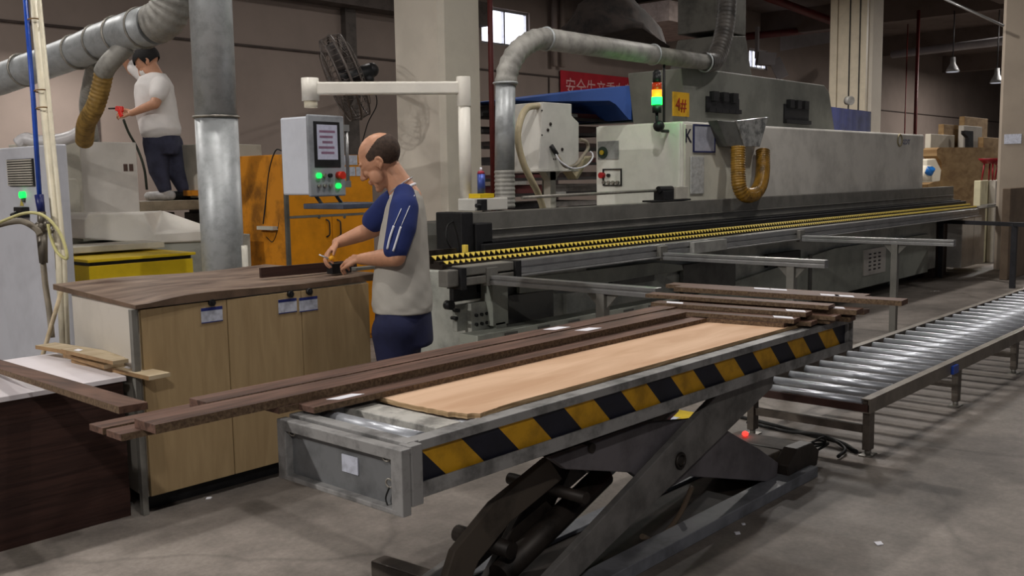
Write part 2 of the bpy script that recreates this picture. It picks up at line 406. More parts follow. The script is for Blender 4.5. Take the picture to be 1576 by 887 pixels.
# ============================================================ STOCK: LIFT TABLE
T = thing('scissor_lift_table', (3.1, 2.17, 0), 'raised scissor lift table with yellow and black striped skirt and roller top', 'lift table')
TX0, TX1, TY0, TY1 = 1.66, 4.64, 1.89, 2.46
fr = MB()
for (ya, yb) in ((TY0+.03, TY0+.085), (TY1-.05, TY1)):
    fr.box(TX0+.06, TX1, ya, yb, .712, .74); fr.box(TX0+.06, TX1, ya, yb, .578, .592)
    yy = ya if ya < 2 else yb-.008
    fr.box(TX0+.06, TX1, yy, yy+.008, .578, .622)
    fr.box(TX0+.10, TX1, yy+.030, yy+.034, .66, .72)
for k in range(2): fr.box(TX1-.05*k-.01, TX1-.05*k, TY0+.03, TY1, .58, .735)
fr.build('table_frame', framep, T, bevel=.003)
ef = MB()
ef.box(TX0, TX0+.035, TY0, TY1-.01, .722, .738); ef.box(TX0+.045, TX0+.09, TY0+.03, TY1-.01, .722, .744)
ef.box(TX0, TX0+.006, TY0, TY1-.01, .705, .738); ef.box(TX0, TX0+.03, TY0, TY0+.045, .555, .735)
ef.box(TX0+.035, TX0+.075, TY0+.0, TY0+.05, .575, .742); ef.box(TX0, TX0+.035, TY1-.05, TY1-.01, .565, .735)
ef.box(TX0, TX0+.03, TY0+.02, TY1-.01, .555, .57)
ef.build('end_frame', framep, T, bevel=.003)
ep = MB().box(TX0+.025, TX0+.033, TY0+.04, TY1-.03, .57, .722).build('end_panel', mat('dull_end_sheet', (116, 118, 120), .5, metal=.2, var=.18, scale=7), T)
MB().box(TX0+.021, TX0+.0245, 2.10, 2.17, .625, .675).build('rating_plate', paperd, ep)
for (yy, zz) in ((TY0+.075, .705), (TY0+.065, .635), (TY1-.07, .705)):
    MB().ring((TX0+.012, yy, zz), (1, .2, .1), .012, .003).build('eye_ring', steel, ep)
wr = MB().tube(catmull([(TX0+.012, TY0+.065, .625), (TX0+.014, TY0+.085, .59), (TX0+.012, TY0+.075, .568)]), .0025, 6)
wr.build('loose_wire', rubber, ep)
# hazard skirt: one sheet, slanted stripes
hz = MB(); xa, xb, za, zb, yy = TX0+.075, TX1-.02, .618, .714, TY0+.045
slant = -.10; pitch = .1565; k0 = -2
def clipx(v): return max(xa, min(xb, v))
def poly_clip(pts):
    def cut(ps, f):
        out = []
        for i in range(len(ps)):
            a, b = ps[i], ps[(i+1) % len(ps)]; fa, fb = f(a), f(b)
            if fa >= 0: out.append(a)
            if (fa >= 0) != (fb >= 0): t = fa/(fa-fb); out.append((a[0]+(b[0]-a[0])*t, a[1]+(b[1]-a[1])*t))
        return out
    p = cut(pts, lambda q: q[0]-xa)
    return cut(p, lambda q: xb-q[0]) if len(p) > 2 else []
for k in range(-2, 22):
    x = 1.92+(k-1)*pitch
    p = poly_clip([(x, zb), (x+pitch, zb), (x+pitch-slant, za), (x-slant, za)])
    if len(p) > 2: hz.prism([(a, yy, b) for a, b in p], (0, .006, 0), 0 if k % 2 == 0 else 1)
hz.build('hazard_striped_skirt', [hazy, hazb], T)
for k in range(13):
    x = (1.81, 2.04)[k] if k < 2 else 2.04+.2225*(k-1)
    r_ = MB().cyl((x, TY0+.09, .707), (x, TY1-.06, .706), .036 if k == 0 else .030, n=24).build('roller', chrome, T)
    MB().cyl((x, TY0+.055, .707), (x, TY1-.03, .707), .009, n=8).cyl((x, TY0+.079, .707), (x, TY0+.088, .707), .021, n=16).build('roller_axle', blackm, r_)
bmn = MB().box(1.885, 1.985, TY0+.10, TY1-.04, .69, .7365).build('cross_beam', mat('scuffed_light_beam', (172, 170, 164), .5, var=.3, scale=14), T, bevel=.003)
# scissor mechanism
def xz(px, py, Y): p = onY(px, py, Y); return (p.x, p.z)
def arm(poly, y, th, name, m): MB().prism([(a, y, b) for a, b in poly], (0, th, 0)).build(name, m, T, bevel=.004)
outer = [(2.13, .03), (2.2, .01), (2.3, .015), (3.93, .50), (3.95, .56), (3.5, .572), (2.36, .135), (2.15, .09)]
arm(outer, 1.985, .03, 'outer_arm', scissm); arm(outer, 2.36, .03, 'outer_arm', scissm)
inner = [xz(845, 706, 2.04), xz(930, 675, 2.04), xz(1000, 650, 2.04), (3.45, .45), (3.72, .31), xz(1165, 690, 2.04), xz(1195, 712, 2.04), xz(1192, 742, 2.04), xz(1060, 733, 2.04), (3.1, .22), xz(968, 727, 2.04), xz(868, 722, 2.04)]
arm(inner, 2.03, .03, 'inner_arm', mat('slate_grey_paint', (104, 100, 104), .55, var=.2, scale=5)); arm(inner, 2.32, .03, 'inner_arm', darksteel)
brace = [(1.98, .06), (2.3, .03), (2.95, .33), (2.75, .47), (2.564, .463), (2.277, .377), (2.092, .269), (2.0, .2)]
arm([(2.564, .463), (2.277, .377), (2.092, .269), (1.98, .06), (2.1, .06), (2.2, .2), (2.36, .29), (2.64, .37)], 2.14, .03, 'lifting_plate', mat('dusty_dark_steel', (74, 66, 58), .6, var=.3, scale=6))
arm([(2.74, .47), (2.92, .47), (2.56, .05), (2.32, .05)], 2.24, .03, 'lifting_plate', darksteel)
MB().cyl((2.34, 2.12, .20), (2.34, 2.38, .20), .03, n=14).build('link_shaft', darksteel, T)
MB().cyl((2.62, 2.02, .33), (2.62, 2.38, .33), .022, n=14).build('link_shaft', darksteel, T)
for (x, z) in ((3.165, .345), (2.22, .06), (4.22, .12), (2.66, .50)):
    pn = MB().cyl((x, 1.975 if x == 3.165 else 2.02, z), (x, 2.40, z), .018, n=16)
    if x == 3.165: pn.ring((x, 1.978, z), (0, 1, 0), .028, .007, 20)
    pn.build('pivot_shaft', darksteel, T)
for y in (2.19, ):
    MB().cyl((2.35, y, .09), (2.95, y, .30), .045, n=18).build('hydraulic_cylinder', darksteel, T)
    MB().cyl((2.95, y, .30), (3.45, y, .47), .024, n=14).build('piston_rod', chrome, T)
MB().cyl((2.2, 2.06, .055), (2.2, 2.10, .055), .05, n=18).build('foot_wheel', steel, T)
MB().cyl((2.2, 2.28, .055), (2.2, 2.31, .055), .05, n=18).build('foot_wheel', steel, T)
bf = MB()
bf.box(2.05, 4.34, 1.95, 2.05, 0, .05); bf.box(2.05, 4.34, 2.36, 2.44, 0, .028)
bf.box(4.26, 4.34, 1.96, 2.44, 0, .05); bf.box(2.05, 2.12, 1.96, 2.44, 0, .05)
bf.build('base_frame', mat('blue_grey_base', (122, 124, 130), .5, var=.2, scale=6), T, bevel=.003)
MB().box(2.12, 4.26, 2.05, 2.36, .002, .012).build('added_dark_sheet', mat('under_table_shade', (44, 38, 34), .7, var=.4, scale=5), T)  # dark sheet added to stand for the shaded floor under the table
pk = MB(); pk.prism([(4.12, 1.99, .03), (4.42, 1.99, .03), (4.44, 1.99, .10), (4.36, 1.99, .155), (4.2, 1.99, .16), (4.10, 1.99, .10)], (0, .07, 0))
pk.box(4.18, 4.42, 2.07, 2.36, .03, .09)
pk.build('pivot_block', darksteel, T, bevel=.006)
mb_ = MB().prism([(4.0, 2.08, .14), (4.42, 2.08, .13), (4.46, 2.08, .10), (4.46, 2.08, .05), (4.0, 2.08, .05)], (0, .34, 0))
mo = mb_.build('pump_cover', mat('rusty_brown_cover', (92, 82, 72), .7, var=.3, scale=6), T, bevel=.006)
rp = onZ(1147, 669, .142)
MB().ball((rp.x, rp.y, .146), (.016, .016, .012)).build('warning_light', redl, mo)
hp = [onY(1065, 750, 2.1), onY(1050, 785, 2.08), onY(1030, 815, 2.07), onY(1008, 832, 2.06), onY(988, 826, 2.06)]
MB().tube(catmull(hp, 6), .011, 10).build('hydraulic_hose', mat('muddy_hose', (96, 82, 68), .6), T)
cbl = MB()
for j in range(4):
    cbl.tube(catmull([(4.40, 2.04+.02*j, .12), (4.50, 2.0+.02*j, .15-.02*j), (4.55+.02*j, 2.02, .09), (4.50, 2.1, .03), (4.42, 2.12, .03)]), .006, 8)
cbl.build('hose_loops', rubber, T)
# floor pieces near the lift
b_ = MB().bar(onZ(588, 868, .03)+Vector((-.02, 0, 0)), onZ(690, 905, .03), .075, .06)
b_.build('channel_offcut', brownsteel, bevel=.006, label='short brown steel channel lying on the floor at the bottom edge', cat='channel')
yb = onZ(1040, 658, .0); 
y_ = MB().box(yb.x-.17, yb.x+.17, yb.y-.07, yb.y+.09, 0, .06).build('yellow_pedal_box', yellowp, bevel=.006, label='small yellow box on the floor below the striped table skirt', cat='box')
MB().box(yb.x-.10, yb.x, yb.y-.03, yb.y+.05, .0602, .062).build('sticker', paperd, y_)
cc = MB()
for pts, r_ in (([(1130, 640, .01), (1180, 652, .008), (1240, 668, .008), (1290, 680, .01), (1318, 696, .01)], .012),
                ([(1150, 650, .01), (1210, 664, .01), (1265, 670, .03), (1300, 690, .02), (1290, 703, .02)], .009)):
    cc.tube(catmull([onZ(*p) for p in pts], 6), r_, 8)
cc.build('floor_cable', rubber, label='pair of black cables snaking on the floor by the conveyor leg', cat='cable')
for i, (a, b) in enumerate(((1145, 808), (1136, 822), (1354, 838), (338, 752), (322, 768))):
    p = onZ(a, b, 0); r_ = .012+.006*(i % 3)
    MB().prism([p+Vector((-r_, 0, .001)), p+Vector((0, -r_*.6, .001)), p+Vector((r_, r_*.2, .001)), p+Vector((0, r_, .001))], (0, 0, .003)).build(
        'litter_scrap', paper, label=['pale scrap on the floor right of the lift base', 'smaller pale scrap just below the one right of the lift base', 'lone white scrap on the bare floor at lower right', 'tiny scrap below the cabinet doors nearer the table', 'tiny scrap below the cabinet doors farther from the table'][i], cat='scrap')

# ============================================================ ROLLER CONVEYOR
V = thing('roller_conveyor', (8, 2.23, 0), 'low roller conveyor with shiny steel rollers running away to the right', 'conveyor')
CX1 = 12.2
rl = MB()
for ya, yb_ in ((1.885, 1.895), (2.575, 2.585)): rl.box(4.79, CX1, ya, yb_, .228, .302)
rl.box(4.79, CX1, 1.885, 1.93, .296, .302); rl.box(4.79, CX1, 2.54, 2.585, .296, .302)
rl.box(4.79, CX1, 1.885, 1.92, .228, .233); rl.box(4.79, CX1, 2.55, 2.585, .228, .233)
rl.build('side_rails', mat('dusty_brown_rail', (128, 120, 110), .5, var=.15, scale=6), V)
MB().box(4.79, 4.80, 1.89, 2.58, .232, .272).build('end_plate', mat('red_brown_plate', (74, 52, 46), .5), V)
k = 0; x = 4.83
while x < CX1-.05:
    r_ = MB().cyl((x, 1.935, .275), (x, 2.535, .275), .0245, n=18).build('roller', chrome, V)
    x += .2045
for j, x in enumerate((4.84, 6.2, 7.45, 8.9, 10.4, 11.9)):
    for y, sgn in ((1.91, 1), (2.56, -1)):
        lg = MB().prism([(x-.035, y-.02, .29), (x+.045, y-.02, .29), (x+.028, y-.02, .03), (x-.018, y-.02, .03)] if j else [(x-.03, y-.02, .29), (x+.03, y-.02, .29), (x+.03, y-.02, .03), (x-.03, y-.02, .03)], (0, .04, 0))
        lo = lg.build('leg', brownsteel, V, bevel=.003)
        MB().cyl((x, y, 0), (x, y, .035), .016, n=12).box(x-.05, x+.05, y-.03, y+.03, 0, .006).build('foot', steel, lo)
    MB().box(x-.015, x+.015, 1.92, 2.55, .115, .155).build('crossbar', brownsteel, V)
bc = onY(1468, 570, 1.88)
MB().box(bc.x-.04, bc.x+.05, 1.868, 1.884, bc.z-.02, bc.z+.03).build('blue_clip', blue, V)

# ============================================================ PLYWOOD AND STRIPS ON THE TABLE
pw = MB(); random.seed(3)
zt, zb_ = .753, .7375
edge = [(4.42, 1.985), (4.42, 2.44), (2.07, 2.44)]
kp = [onZ(*q_, .753) for q_ in ((578, 609), (610, 618), (650, 627), (690, 634), (715, 637), (740, 636), (756, 631), (775, 624))]
for i in range(len(kp)-1):
    for j in range(5):
        q_ = kp[i].lerp(kp[i+1], j/5); r_ = random.uniform(-.006, .006)*(i > 1); edge.append((q_.x+r_, q_.y+r_*.5))
edge.append((kp[-1].x+.04, 1.985))
pw.prism([(a, b, zb_) for a, b in edge], (0, 0, zt-zb_), 0, 1)
pw.build('plywood_board', [plym, plye], label='long bare plywood board with a ragged corner on the lift table', cat='board')

def strip(p0, p1, w_, h, label, ms=(stripm, coremat), group=None, stickers=(), name='brown_strip', z_is_bottom=True):
    """laminated strip; p0,p1 = bottom centre-line ends"""
    p0, p1 = Vector(p0), Vector(p1); d = (p1-p0); s = d.cross(ZUP).normalized()*w_/2; u = s.cross(d).normalized()*h
    if u.z < 0: u = -u
    q = [p0-s, p0+s, p1+s, p1-s]; t = [v+u for v in q]; b = MB()
    b.add(q+t, [(4, 5, 6, 7), (0, 3, 2, 1), (0, 1, 5, 4), (2, 3, 7, 6)], 0)
    b.add(q+t, [(1, 2, 6, 5), (3, 0, 4, 7)], 1)
    o = b.build(name, list(ms), label=label, cat='board', group=group, bevel=.0012)
    dn = d.normalized()
    for (f, ln, wd_) in stickers:
        c = p0+d*f+u; a = dn*ln/2; e = s.normalized()*wd_/2; sk = dn*.012
        MB().prism([c-a-e-sk+u.normalized()*.0006, c+a-e-sk+u.normalized()*.0006, c+a+e+sk+u.normalized()*.0006, c-a+e+sk+u.normalized()*.0006], u.normalized()*.0008).build('paper_label', paper, o)
    return o
g = 'brown strips lying lengthwise on the lift table'
strip((1.73, 2.395, .753), (4.03, 2.395, .753), .075, .019, 'lengthwise brown strip next to the bare plywood, white label near its left end', group=g, stickers=((.065, .10, .035),))
strip((1.66, 2.475, .753), (3.85, 2.475, .753), .075, .019, 'lengthwise brown strip second from the bare plywood, under the wide top strip', group=g)
strip((1.21, 2.560, .753), (3.70, 2.560, .753), .085, .019, 'lower lengthwise brown strip whose left end shows below the wide top strip', group=g)
strip((1.21, 2.665, .753), (3.95, 2.665, .753), .08, .019, 'lower lengthwise brown strip with the leftmost end sticking out past the others', group=g)
strip((1.27, 2.500, .7725), (3.95, 2.500, .7725), .115, .026, 'wide thick brown strip on top, its left end resting over the others', group=g, stickers=((.745, .10, .05),))
strip((1.50, 2.615, .7725), (4.08, 2.625, .7725), .10, .027, 'rear top brown strip of the lengthwise pile, one white label near its far end', group=g, stickers=((.66, .10, .05),))
for (px, py, zz, lb) in ((716, 549, .7725, 'short brown offcut standing on the lengthwise strips, farther of the two'), (683, 566, .7725, 'short brown offcut standing on the lengthwise strips, nearer of the two')):
    p = onZ(px, py, zz+.008)
    MB().box(p.x-.055, p.x+.035, p.y-.012, p.y+.012, .7725, .7725+.017).build('wood_offcut', [stripm], bevel=.001, label=lb, cat='offcut')
# long strip reaching left onto the white-topped stack
sa_ = onZ(206, 634, .7725); sb0 = onZ(-60, 549, .624)
strip(sa_, sb0, .085, .022, 'long brown strip reaching from the lift table pile over to the white-topped stack', ms=(stripy, coremat))
g2 = 'brown strips stacked crosswise at the far end of the lift table'
cross = [  # x, near y, far y, bottom z, width, thickness, stickers, label
 (4.06, 1.98, 2.70, .753, .09, .019, (), 'bottom crosswise brown strip nearest the bare plywood'),
 (4.08, 1.94, 2.74, .7725, .09, .019, ((.09, .09, .05),), 'crosswise brown strip on the bottom one nearest the plywood, white label by its near end'),
 (4.17, 1.90, 2.66, .753, .09, .019, (), 'lower crosswise brown strip second from the plywood'),
 (4.18, 1.93, 2.80, .792, .09, .019, ((.08, .09, .05), (.86, .09, .05)), 'crosswise brown strip third up beside the plywood, labels at both ends'),
 (4.28, 1.86, 2.64, .753, .09, .019, (), 'lower crosswise brown strip in the middle of the cross pile'),
 (4.27, 1.83, 2.72, .7725, .09, .019, (), 'second-layer crosswise brown strip in the middle of the cross pile'),
 (4.39, 1.76, 2.62, .753, .09, .022, (), 'lower crosswise brown strip toward the table end with the squared near end'),
 (4.37, 1.72, 2.75, .792, .10, .022, ((.13, .09, .05),), 'third-layer crosswise brown strip toward the table end with one label'),
 (4.31, 1.88, 2.92, .814, .09, .019, (), 'upper crosswise brown strip over the middle of the cross pile'),
 (4.50, 1.74, 2.66, .7755, .09, .019, (), 'crosswise brown strip at the table end below the longest one'),
 (4.49, 1.56, 2.86, .833, .10, .024, ((.24, .09, .05), (.30, .09, .05)), 'longest top crosswise brown strip reaching farthest over the conveyor side'),
 (4.60, 1.78, 2.98, .833, .10, .020, ((.42, .09, .05), (.50, .09, .05)), 'rearmost top crosswise brown strip with two white labels at mid length'),
]
for (x, ya, yb_, z, w_, h, st, lb) in cross:
    ya += .07 if ya < 1.8 else .02; yb_ -= .07
    strip((x+.03, ya, z), (x-.06, yb_, z), w_, h, lb, ms=(stripy, coremat), group=g2, stickers=st)

# ============================================================ WORK CABINET
K = thing('work_cabinet', (2.65, 4.4, 0), 'low workshop cabinet with three maple doors under the brown worktop', 'cabinet')
bd = MB()
bd.prism([(2.012, 3.995, .07), (2.032, 3.995, .07), (2.145, 4.85, .07), (2.125, 4.85, .07)], (0, 0, .84)); bd.box(3.28, 3.30, 3.995, 4.85, .07, .91); bd.box(2.13, 3.28, 4.83, 4.85, .07, .91)
bd.box(2.14, 3.28, 3.995, 4.83, .07, .09); bd.box(2.14, 3.28, 4.0, 4.83, .89, .91)
bd.build('carcass', sidem, K)
MB().box(2.13, 3.3, 4.035, 4.8, 0, .07).box(2.02, 3.3, 4.035, 4.05, 0, .07).build('plinth', black, K)
MB().box(1.985, 2.012, 3.965, 3.994, 0, .91).build('corner_post', mat('grey_post', (120, 118, 112), .6), K, bevel=.002)
dn = [(2.03, 2.447, 335, 466), (2.452, 2.862, 446, 453), (2.867, 3.295, 475, 449)]
lb = [((309, 475), (343, 494)), ((428, 462), (457, 480)), ((460, 459), (489, 477))]
for (a, b, kx, ky), (l0, l1) in zip(dn, lb):
    d = MB().box(a, b, 3.972, 3.992, .075, .905).build('door', doorm, K, bevel=.0015)
    p = onY(kx-10 if kx < 400 else kx, ky, 3.97)
    MB().cyl((p.x, 3.956, p.z), (p.x, 3.973, p.z), .016, n=16).cyl((p.x, 3.950, p.z), (p.x, 3.957, p.z), .006, n=8).build('lock', black, d)
    pa, pb = onY(*l0, 3.97), onY(*l1, 3.97)
    s_ = MB().box(pa.x, pb.x, 3.9690, 3.9715, pb.z, pa.z, 0).box(pa.x, pb.x, 3.9684, 3.9690, pa.z-.014, pa.z, 1).box(pa.x, pb.x, 3.9684, 3.969, pb.z, pb.z+.004, 1)
    s_.build('sticker', [paperd, mat('sticker_blue', (40, 50, 120), .6)], d)
# worktop: slightly warped slab
wt = MB(); nx, ny = 24, 10
def wz(u, v): return .944 + .016*math.exp(-((u-.02)/.10)**2)*(1-v)*-1 + .006*math.sin(u*7) - .004*v
X0, X1, Y0, Y1 = 2.0, 3.40, 3.955, 5.06
vs = []
for lay in (0, 1):
    for j in range(ny+1):
        for i in range(nx+1):
            u, v = i/nx, j/ny; vs.append((X0+(X1-X0)*u+.125*v*(1-u), Y0+(Y1-Y0)*v+.04*u*(1-v), (wz(u, v) if lay else .912)))
W_ = nx+1; N_ = W_*(ny+1); fs = []
for j in range(ny):
    for i in range(nx):
        a = j*W_+i; fs.append((a, a+W_, a+W_+1, a+1)); b = a+N_; fs.append((b, b+1, b+W_+1, b+W_))
wt.add(vs, fs, 0)
sd = []
for i in range(nx): sd.append((i, i+1, i+1+N_, i+N_)); a = ny*W_+i; sd.append((a+1, a, a+N_, a+1+N_))
for j in range(ny): a = j*W_; sd.append((a+W_, a, a+N_, a+W_+N_)); a = j*W_+nx; sd.append((a, a+W_, a+W_+N_, a+N_))
wt.add(vs, sd, 1)
wt.build('worktop', [topm, mat('worktop_edge', (104, 84, 68), .7, var=.2)], label='scratched brown worktop slab lying on the maple cabinet', cat='worktop')
# pieces on the worktop
pa = onZ(401, 428, .95); pb = onZ(512, 418, .95)
st = strip(pa, pb+(pb-pa)*.35, .02, .052, 'dark brown strip standing on edge on the worktop before the bald man', ms=(darkstack, darkstack))
hb = onZ(528, 421, .95)
MB().box(hb.x-.07, hb.x+.06, hb.y+.0, hb.y+.05, .9505, 1.005).build('workpiece_block', black, bevel=.003, label='small dark block on the worktop under the hands of the bald man', cat='block')
cl = onZ(640, 418, .95); hb2 = onZ(560, 417, .95)
MB().box(hb2.x-.04, hb2.x+.10, hb2.y+.02, hb2.y+.07, .9505, .968).build('aluminium_offcut', alumd, bevel=.002, label='short grey metal bar on the worktop below the left forearm', cat='bar')
kb = onZ(571, 414, .95)

# ============================================================ DARK STACK AT LEFT
ds = MB(); random.seed(5); z = 0.0
while z < .598:
    h = min(.018, .60-z); ox = random.uniform(-.001, .001); oy = random.uniform(-.0008, .0008)
    ds.box(.55, 1.955+ox, 4.02+oy, 4.86, z, z+h-.0004); z += h
ds.build('dark_board_stack', darkstack, label='thick stack of dark brown boards on the floor left of the cabinet', cat='board stack', kind='stuff')
MB().prism([(.55, 4.0, .602), (1.962, 4.0, .602), (2.03, 4.85, .602), (.55, 4.85, .602)], (0, 0, .02)).build('white_topped_board', [whitelam], bevel=.001, label='white laminated board lying on top of the dark brown stack', cat='board')
for i in range(3):
    x = (1.25, 1.62, .9)[i]
for a, b in ((1.2, 1.27), (1.60, 1.66)):
    pass
# pale boards on the white top
g3 = 'pale boards piled on the white-topped stack'
def plank(px0, px1, z, w_, h, label, stk=()):
    return strip(onZ(*px0, z), onZ(*px1, z), w_, h, label, ms=(palem, mat('pale_board_edge', (150, 120, 84), .7, var=.15, scale=12)), group=g3, name='pale_board', stickers=stk)
plank((126, 556), (246, 583), .6225, .10, .018, 'lowest pale board, its right end overhanging the cabinet side, with a white label', ((.62, .05, .03),))
plank((112, 548), (176, 566), .6410, .09, .018, 'middle pale board, the shortest of the small pile')
plank((70, 535), (196, 556), .6595, .10, .018, 'top pale board in back, reaching farthest to the left')
plank((106, 541), (186, 560), .6780, .07, .016, 'narrow topmost pale board with a white label', ((.2, .05, .03),))
# ============================================================ LEFT MACHINES
XL = 2.62
def pX(px, py): return onX(px, py, XL)
ya_, yb2 = pX(0, 230).y+.5, pX(84, 230).y
L1 = thing('control_cabinet', (2.71, 6.6, 0), 'tall pale control cabinet with vent grille and green light at the left edge', 'electrical cabinet')
MB().box(XL, XL+.075, yb2, ya_, 0, 1.69).build('body', mat('bluish_white_paint', (196, 198, 206), .5, var=.05, scale=3), L1, bevel=.008)
gr = MB(); p, q = pX(13, 246), pX(55, 286)
gr.box(XL-.012, XL, q.y, p.y, q.z, p.z, 1)
nn = 11
for k in range(nn): z0_ = q.z+(p.z-q.z)*(k+.2)/nn; gr.box(XL-.02, XL-.01, q.y+.01, p.y-.01, z0_, z0_+(p.z-q.z)/nn*.5, 0)
gr.build('vent_grille', [offwhite, black], L1)
c = pX(38, 300); MB().cyl((XL-.0, c.y, c.z), (XL-.03, c.y, c.z), .022, n=16).build('green_light', greenb, L1)
c = pX(38, 307); MB().cyl((XL, c.y, c.z), (XL-.015, c.y, c.z), .018, n=12).build('lamp_base', darkgrey, L1)
c = pX(34, 311); MB().prism([(XL-.002, c.y+.03, c.z-.025), (XL-.002, c.y-.03, c.z-.025), (XL-.002, c.y, c.z+.025)], (-.002, 0, 0)).build('warning_triangle', mat('label_yellow', (200, 180, 90), .6), L1)
c = pX(40, 328); MB().box(XL-.05, XL, c.y-.06, c.y+.07, c.z-.03, c.z+.04).cyl((XL-.05, c.y, c.z), (XL-.09, c.y, c.z-.02), .02).build('isolator_switch', black, L1, bevel=.005)
# beige drum cover with dark stripes
cv = at(113, 300, 7.6)
B1 = thing('motor_cover', (cv.x, cv.y, 0), 'beige upright machine cover with dark blue stripes beside the control cabinet', 'machine cover')
a, b = onY(97, 275, cv.y), onY(129, 366, cv.y)
cvm = MB(); cvm.prism([(a.x, cv.y, 0), (b.x, cv.y, 0), (b.x, cv.y, a.z-.05), (b.x-.03, cv.y, a.z), (a.x, cv.y, a.z)], (0, .5, 0))
cvm.build('body', dusty, B1, bevel=.01)
st_ = MB()
for (t0, t1) in ((337, 341), (345, 350), (355, 362)):
    u0, u1 = onY(100, t0, cv.y).z, onY(100, t1, cv.y).z; st_.box(a.x+.01, b.x-.004, cv.y-.003, cv.y, u1, u0)
st_.build('dark_stripes', mat('navy_stripe', (40, 44, 70), .6), B1)

# panel machine: tall box, low curved hood, bed
BYY = 8.0
a, b = onY(122, 218, BYY), onY(216, 328, BYY)
M1 = thing('saw_machine', (4.0, 8.3, 0), 'pale panel saw with a tall box, rounded low hood and bed, below the big duct', 'machine')
MB().box(a.x, b.x, BYY, BYY+.9, 0, a.z).build('tower_box', mat('grey_box_paint', (204, 200, 194), .55, var=.07, scale=3), M1, bevel=.008)
MB().box(onY(107, 300, BYY).x-.1, a.x-.005, BYY-.02, BYY+.9, 0, a.z-.0).build('white_side_panel', offwhite, M1, bevel=.006)
c = onY(197, 258, BYY); MB().box(c.x-.04, c.x-.005, BYY-.004, BYY, c.z-.03, c.z+.03).box(c.x+.01, c.x+.045, BYY-.004, BYY, c.z-.03, c.z+.03).build('socket_pair', mat('socket_brown', (80, 60, 54), .6), M1)
HY = 7.15
def hx(px, py): p = onY(px, py, HY); return p.x, p.z
x0_, z1_ = hx(131, 333); x3, z3 = hx(240, 375); x4, z4 = hx(330, 357); zt2 = hx(200, 328)[1]; xb_ = hx(262, 330)[0]
def hp_(px, py, Yv=HY): v = onY(px, py, Yv); return (v.x, Yv, v.z)
F_ = [hp_(131, 368), hp_(131, 338), hp_(136, 330), hp_(146, 327.5), hp_(222, 328), hp_(238, 359), hp_(332, 353), hp_(332, 371), hp_(240, 375)]
zt2 = F_[4][2]; HB = HY+.42; xk = onY(262, 328.5, HY+.3).x
B_ = [(v[0], HB, v[2]) for v in F_]; B_[5] = (xk, HB, zt2); B_[4] = (F_[4][0], HB, zt2)
hd = MB(); nF = len(F_)
hd.add(F_+B_, [tuple(range(nF))[::-1], tuple(range(nF, 2*nF)), (0, 1, nF+1, nF), (1, 2, nF+2, nF+1), (2, 3, nF+3, nF+2), (3, 4, nF+4, nF+3), (4, nF+5, nF+4), (4, 5, nF+5), (5, 6, nF+5), (6, nF+6, nF+5), (6, 7, nF+7, nF+6), (7, 8, nF+8, nF+7), (8, 0, nF, nF+8)])
hd.build('rounded_hood', mat('bright_hood_white', (232, 228, 220), .4, var=.06, scale=3), M1, bevel=.012)
z3 = F_[0][2]+.02
MB().box(x0_+.02, x4+.35, HY+.02, BYY-.01, 0, z3-.06).build('machine_bed', greygreen, M1, bevel=.006)
MB().box(onY(100, 385, HY-.2).x, onY(240, 380, HY-.2).x, HY-.33, HY+.015, z3-.10, z3-.055).build('table_shelf', offwhite, M1, bevel=.004)
# gantry beam the second man stands on
GY = 8.15
a, b = onY(216, 307, GY), onY(312, 322, GY)
MB().box(b.x-.75, b.x+.9, GY-.05, GY+.42, b.z, a.z-.02).build('gantry_beam', mat('dusty_beam', (150, 138, 118), .6, var=.2), M1, bevel=.005)
jb = MB(); 
for k in range(5):
    px_ = 250+k*18; c = onY(px_, 335+10*(k % 3), GY+.1); jb.box(c.x-.05, c.x+.07, GY, GY+.25, 0 if k % 3 == 0 else c.z-.25, c.z+.05)
jb.build('carriage_blocks', mat('dark_mechanism', (66, 58, 52), .6, var=.4, scale=6), M1, bevel=.01)
c = onY(300, 298, GY); MB().box(c.x-.06, c.x+.12, GY-.02, GY+.1, c.z-.02, c.z+.03).build('yellow_bracket', orangeg, M1)
# white electrical box right of the duct
EY = 8.0
a, b = onY(366, 222, EY), onY(406, 302, EY)
E1 = thing('electrical_box', ((a.x+b.x)/2, EY+.2, 0), 'off-white electrical box on a dark stand between the duct and the orange cabinets', 'electrical box')
MB().box(a.x-.35, b.x, EY, EY+.4, b.z, a.z).build('body', offwhite, E1, bevel=.006)
MB().box(a.x-.30, b.x-.09, EY-.008, EY, b.z+.06, a.z-.12).build('door', offwhite, E1, bevel=.004)
MB().box(b.x-.14, b.x-.11, EY-.02, EY-.008, (a.z+b.z)/2-.04, (a.z+b.z)/2+.03).build('latch', steel, E1)
rk = MB()
for k in range(6):
    z0_ = b.z-.12-.17*k; rk.box(a.x-.3, b.x-.02, EY+.03, EY+.4, z0_-.05, z0_)
for x in (a.x-.3, b.x-.06): rk.box(x, x+.04, EY+.03, EY+.4, 0, b.z)
rk.build('stand', mat('dark_mechanism', (66, 58, 52)), E1)

